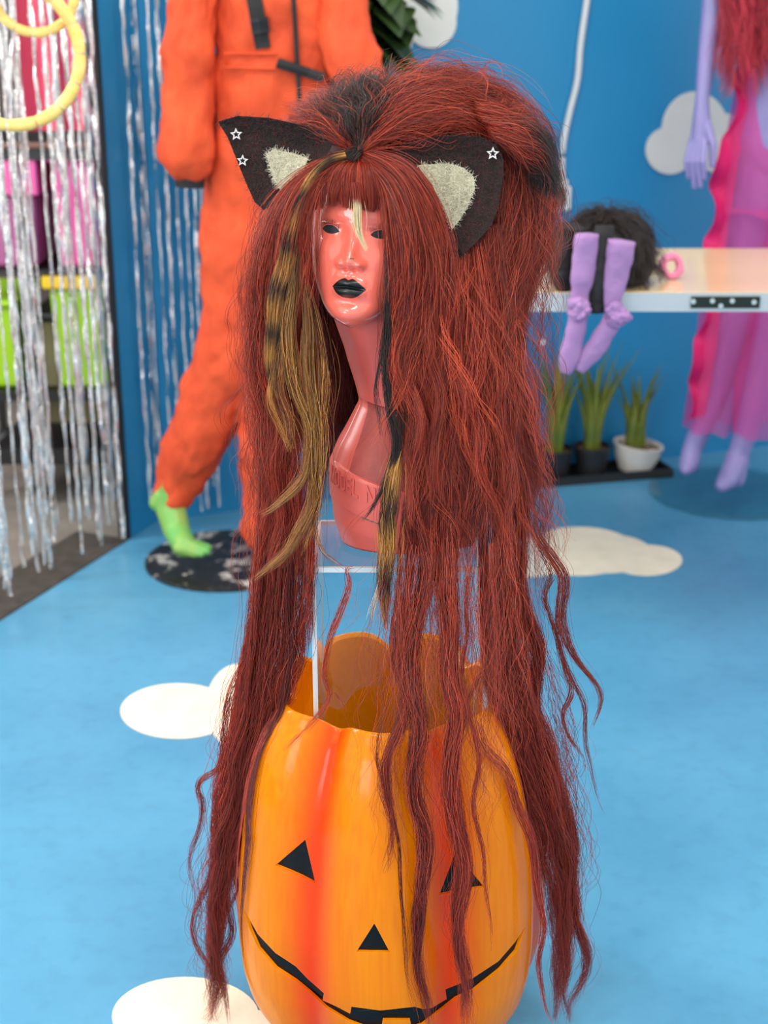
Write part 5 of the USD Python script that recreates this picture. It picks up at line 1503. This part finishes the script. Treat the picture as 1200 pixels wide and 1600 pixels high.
def cloth_tube(rows, name, mat, wavy=.0, nf=9, seed=0, label=None, parent=None, sides=64):
    out = []
    for k, (cx, py, hw, y, dd) in enumerate(rows):
        q = P(cx, py, y); s = np.linalg.norm(q - [0, 0, CAM_H]) / 2200
        out.append((*q, hw * s, dd * s))
    s = spline(np.array(out), 50)
    w_ = np.arange(sides) * 2 * np.pi / sides
    t = np.linspace(0, 1, 50)
    rows = []
    for (x, y, z, a, b), tt in zip(s, t):
        m = 1 + wavy * tt * np.sin(nf * w_ + seed + 2 * tt) + .5 * wavy * np.sin((nf + 5) * w_ - 3 * tt)
        rows.append(np.stack([x + a * m * np.cos(w_), y + b * m * np.sin(w_), z + .006 * np.sin(nf * w_) * tt], 1))
    return obj(name, grid_mesh(np.array(rows), True), mat, parent or lady, smooth=True, label=label)


cloth_tube([(1240, 52, 72, QY, 52), (1240, 140, 84, QY, 60), (1236, 240, 96, QY - .01, 72), (1232, 330, 100, QY - .02, 78)], 'trousers_hip', m_sheer, .02, 7, 1, 'sheer pink waist and hips of the trousers')
cloth_tube([(1188, 320, 62, QY, 58), (1168, 420, 58, QY, 54), (1145, 520, 52, QY, 50), (1128, 600, 46, QY, 46), (1112, 668, 40, QY - .01, 44)], 'trouser_leg', m_sheer, .07, 6, 2, 'wide sheer pink trouser leg, the further one')
cloth_tube([(1260, 320, 62, QY - .06, 58), (1248, 420, 60, QY - .07, 54), (1225, 520, 56, QY - .08, 52), (1208, 600, 56, QY - .09, 52), (1200, 676, 52, QY - .10, 50)], 'trouser_leg', m_sheer, .07, 6, 4, 'wide sheer pink trouser leg, the nearer one')
cloth_tube([(1240, 44, 74, QY, 54), (1240, 74, 76, QY, 55)], 'waistband', m_frill, .0, 7, 1, 'solid pink waistband')
# frill down the side seam
fr = spline(np.array([(*P(x, y, QY - .05), 0) for x, y in ((1182, 70), (1165, 150), (1142, 230), (1130, 300), (1118, 380), (1112, 460), (1104, 540), (1094, 600), (1086, 650))]), 90)[:, :3]
t = np.linspace(0, 1, 90)
rows = []
for i, p in enumerate(fr):
    a = t[i] * 46
    wv = .030 + .012 * np.sin(a * .53)
    rows.append([p + [.03, .0, 0], p + [-wv * .3, -.018 * np.sin(a), .004 * np.cos(a)], p + [-wv, -.034 * np.sin(a + .6), .01 * np.cos(a)]])
rows = np.array(rows)
obj('frill', merge([grid_mesh(rows), grid_mesh(rows[:, ::-1] + [0, .002, 0])]), m_frill, lady, smooth=True, label='ruffled pink frill down the side seam')
rng = np.random.default_rng(71)
H = Hair()
for i in range(34):
    x0 = rng.uniform(1130, 1230); x1 = x0 + rng.normal(-6, 18); yy = QY - rng.uniform(.09, .15)
    q = np.c_[np.array([P(x0 + 20, -170, yy), P(x0, -80, yy), P((x0 + x1) / 2, 20, yy), P(x1, rng.uniform(95, 165), yy)]), [.012, .016, .016, .010]]
    H.add(rng, q, 26, K=12, wave=.006, frizz=.006, w0=.0012, w1=.0007, fly=.15, tint=lambda r, n: shade(r, n, np.array(S(120, 20, 40)), np.array(S(186, 40, 62)), np.array(S(226, 84, 96))))
H.build('hair', lady, 'long crimson hair over the shoulder')
gc = PF(1140, 772); R = 122 / 2200 * np.linalg.norm(gc - [0, 0, CAM_H])
w = np.linspace(0, 2 * np.pi, 96, endpoint=False)
prof = [(R * .02, .002), (R * .99, .002), (R, .004), (R, .012), (R * .99, .014), (R * .02, .014)]
obj('glass_base', grid_mesh(np.array([[[gc[0] + r * np.cos(a), gc[1] + r * np.sin(a), z] for a in w] for r, z in prof]), True, True), m_glass, lady, smooth=40, label='round glass base plate')

# ------------------------------------------------------------------ potted plants on a black tray
m_pot = M('black_plastic_pot', S(26, 26, 28), .5)
m_wpot = M('white_glazed_pot', S(206, 200, 192), .35, var=.05)
m_soil = M('potting_soil', S(120, 84, 52), .9, color2=S(70, 48, 32), scale=60, bump=.5, bscale=120)
m_aloe = M('aloe_green', S(86, 104, 34), .45, color2=S(124, 128, 44), scale=10)
ta, tc = PF(845, 763), PF(1052, 746)
d = (tc - ta); L = np.linalg.norm(d); d /= L; n = np.array([-d[1], d[0], 0])
tray = trimesh.creation.box((1, 1, 1))
tr0 = manifold3d.Manifold.cube([L, .14, .028]) - manifold3d.Manifold.cube([L - .016, .124, .03]).translate([.008, .008, .006])
obj('plant_tray', basis(man2tri(tr0), ta + [0, 0, .001], d, n, ZA), m_pot, label='long black plant tray on the floor by the back wall', cat='tray')


def pot_plant(px, py, along, rt, rb, h, potm, nl, hl, label, tilt=0.0, seed=0, bowl=False):
    rng = np.random.default_rng(seed)
    b = ta + d * along * L + n * .068 + [0, 0, .0085]
    t = thing('potted_plant', label, 'plant', b)
    w = np.linspace(0, 2 * np.pi, 40, endpoint=False)
    prof = [(.001, 0), (rb, 0), (rb + (rt - rb) * (.75 if bowl else .5), h * .5), (rt, h * .92), (rt * 1.04, h * .93), (rt * 1.04, h), (rt * .95, h), (rt * .93, h * .85), (.001, h * .84)]
    pm_ = grid_mesh(np.array([[[r * np.cos(a), r * np.sin(a), z] for a in w] for r, z in prof]), True, True)
    sm = grid_mesh(np.array([[[r * np.cos(a), r * np.sin(a), h * .86 + .006 * np.sin(5 * a) * (r < rt * .8)] for a in w] for r in (.001, rt * .5, rt * .92)]), True)
    T = trimesh.transformations.rotation_matrix(tilt, [0, 1, 0])
    lo = 0
    for m_ in (pm_, sm): m_.apply_transform(T)
    lo = pm_.bounds[0, 2]
    for m_ in (pm_, sm): m_.apply_translation(b - [0, 0, lo])
    obj('pot', pm_, potm, t, smooth=40)
    obj('soil', sm, m_soil, t, smooth=True)
    base = b + [0, 0, h * .84 - lo]
    for i in range(nl):
        a = rng.uniform(0, 2 * np.pi); r0 = rt * .35 * rng.random()
        lean = rng.uniform(.08, .42); hh = hl * rng.uniform(.6, 1.05)
        q = base + [r0 * np.cos(a), r0 * np.sin(a), 0]
        tip = q + [hh * lean * np.cos(a), -abs(hh * lean * np.sin(a) * .5), hh]
        mid = (q + tip) / 2 + [-.02 * np.cos(a), 0, .01]
        k = spline([q, mid, tip], 9)
        obj('leaf', tube(k, .016 * (1 - np.linspace(0, 1, 9) ** 1.6) + .001, 6, flat=.4), m_aloe, t, smooth=True)


pot_plant(868, 690, .15, .058, .044, .10, m_pot, 24, .36, 'spiky green plant in a black pot at the left end of the tray', 0, 1)
pot_plant(932, 690, .43, .058, .044, .10, m_pot, 26, .36, 'spiky green plant in a black pot in the middle of the tray', 0, 2)
pot_plant(1003, 690, .76, .078, .050, .09, m_wpot, 16, .30, 'tilted white bowl with a spiky green plant at the right end of the tray', .12, 3, True)
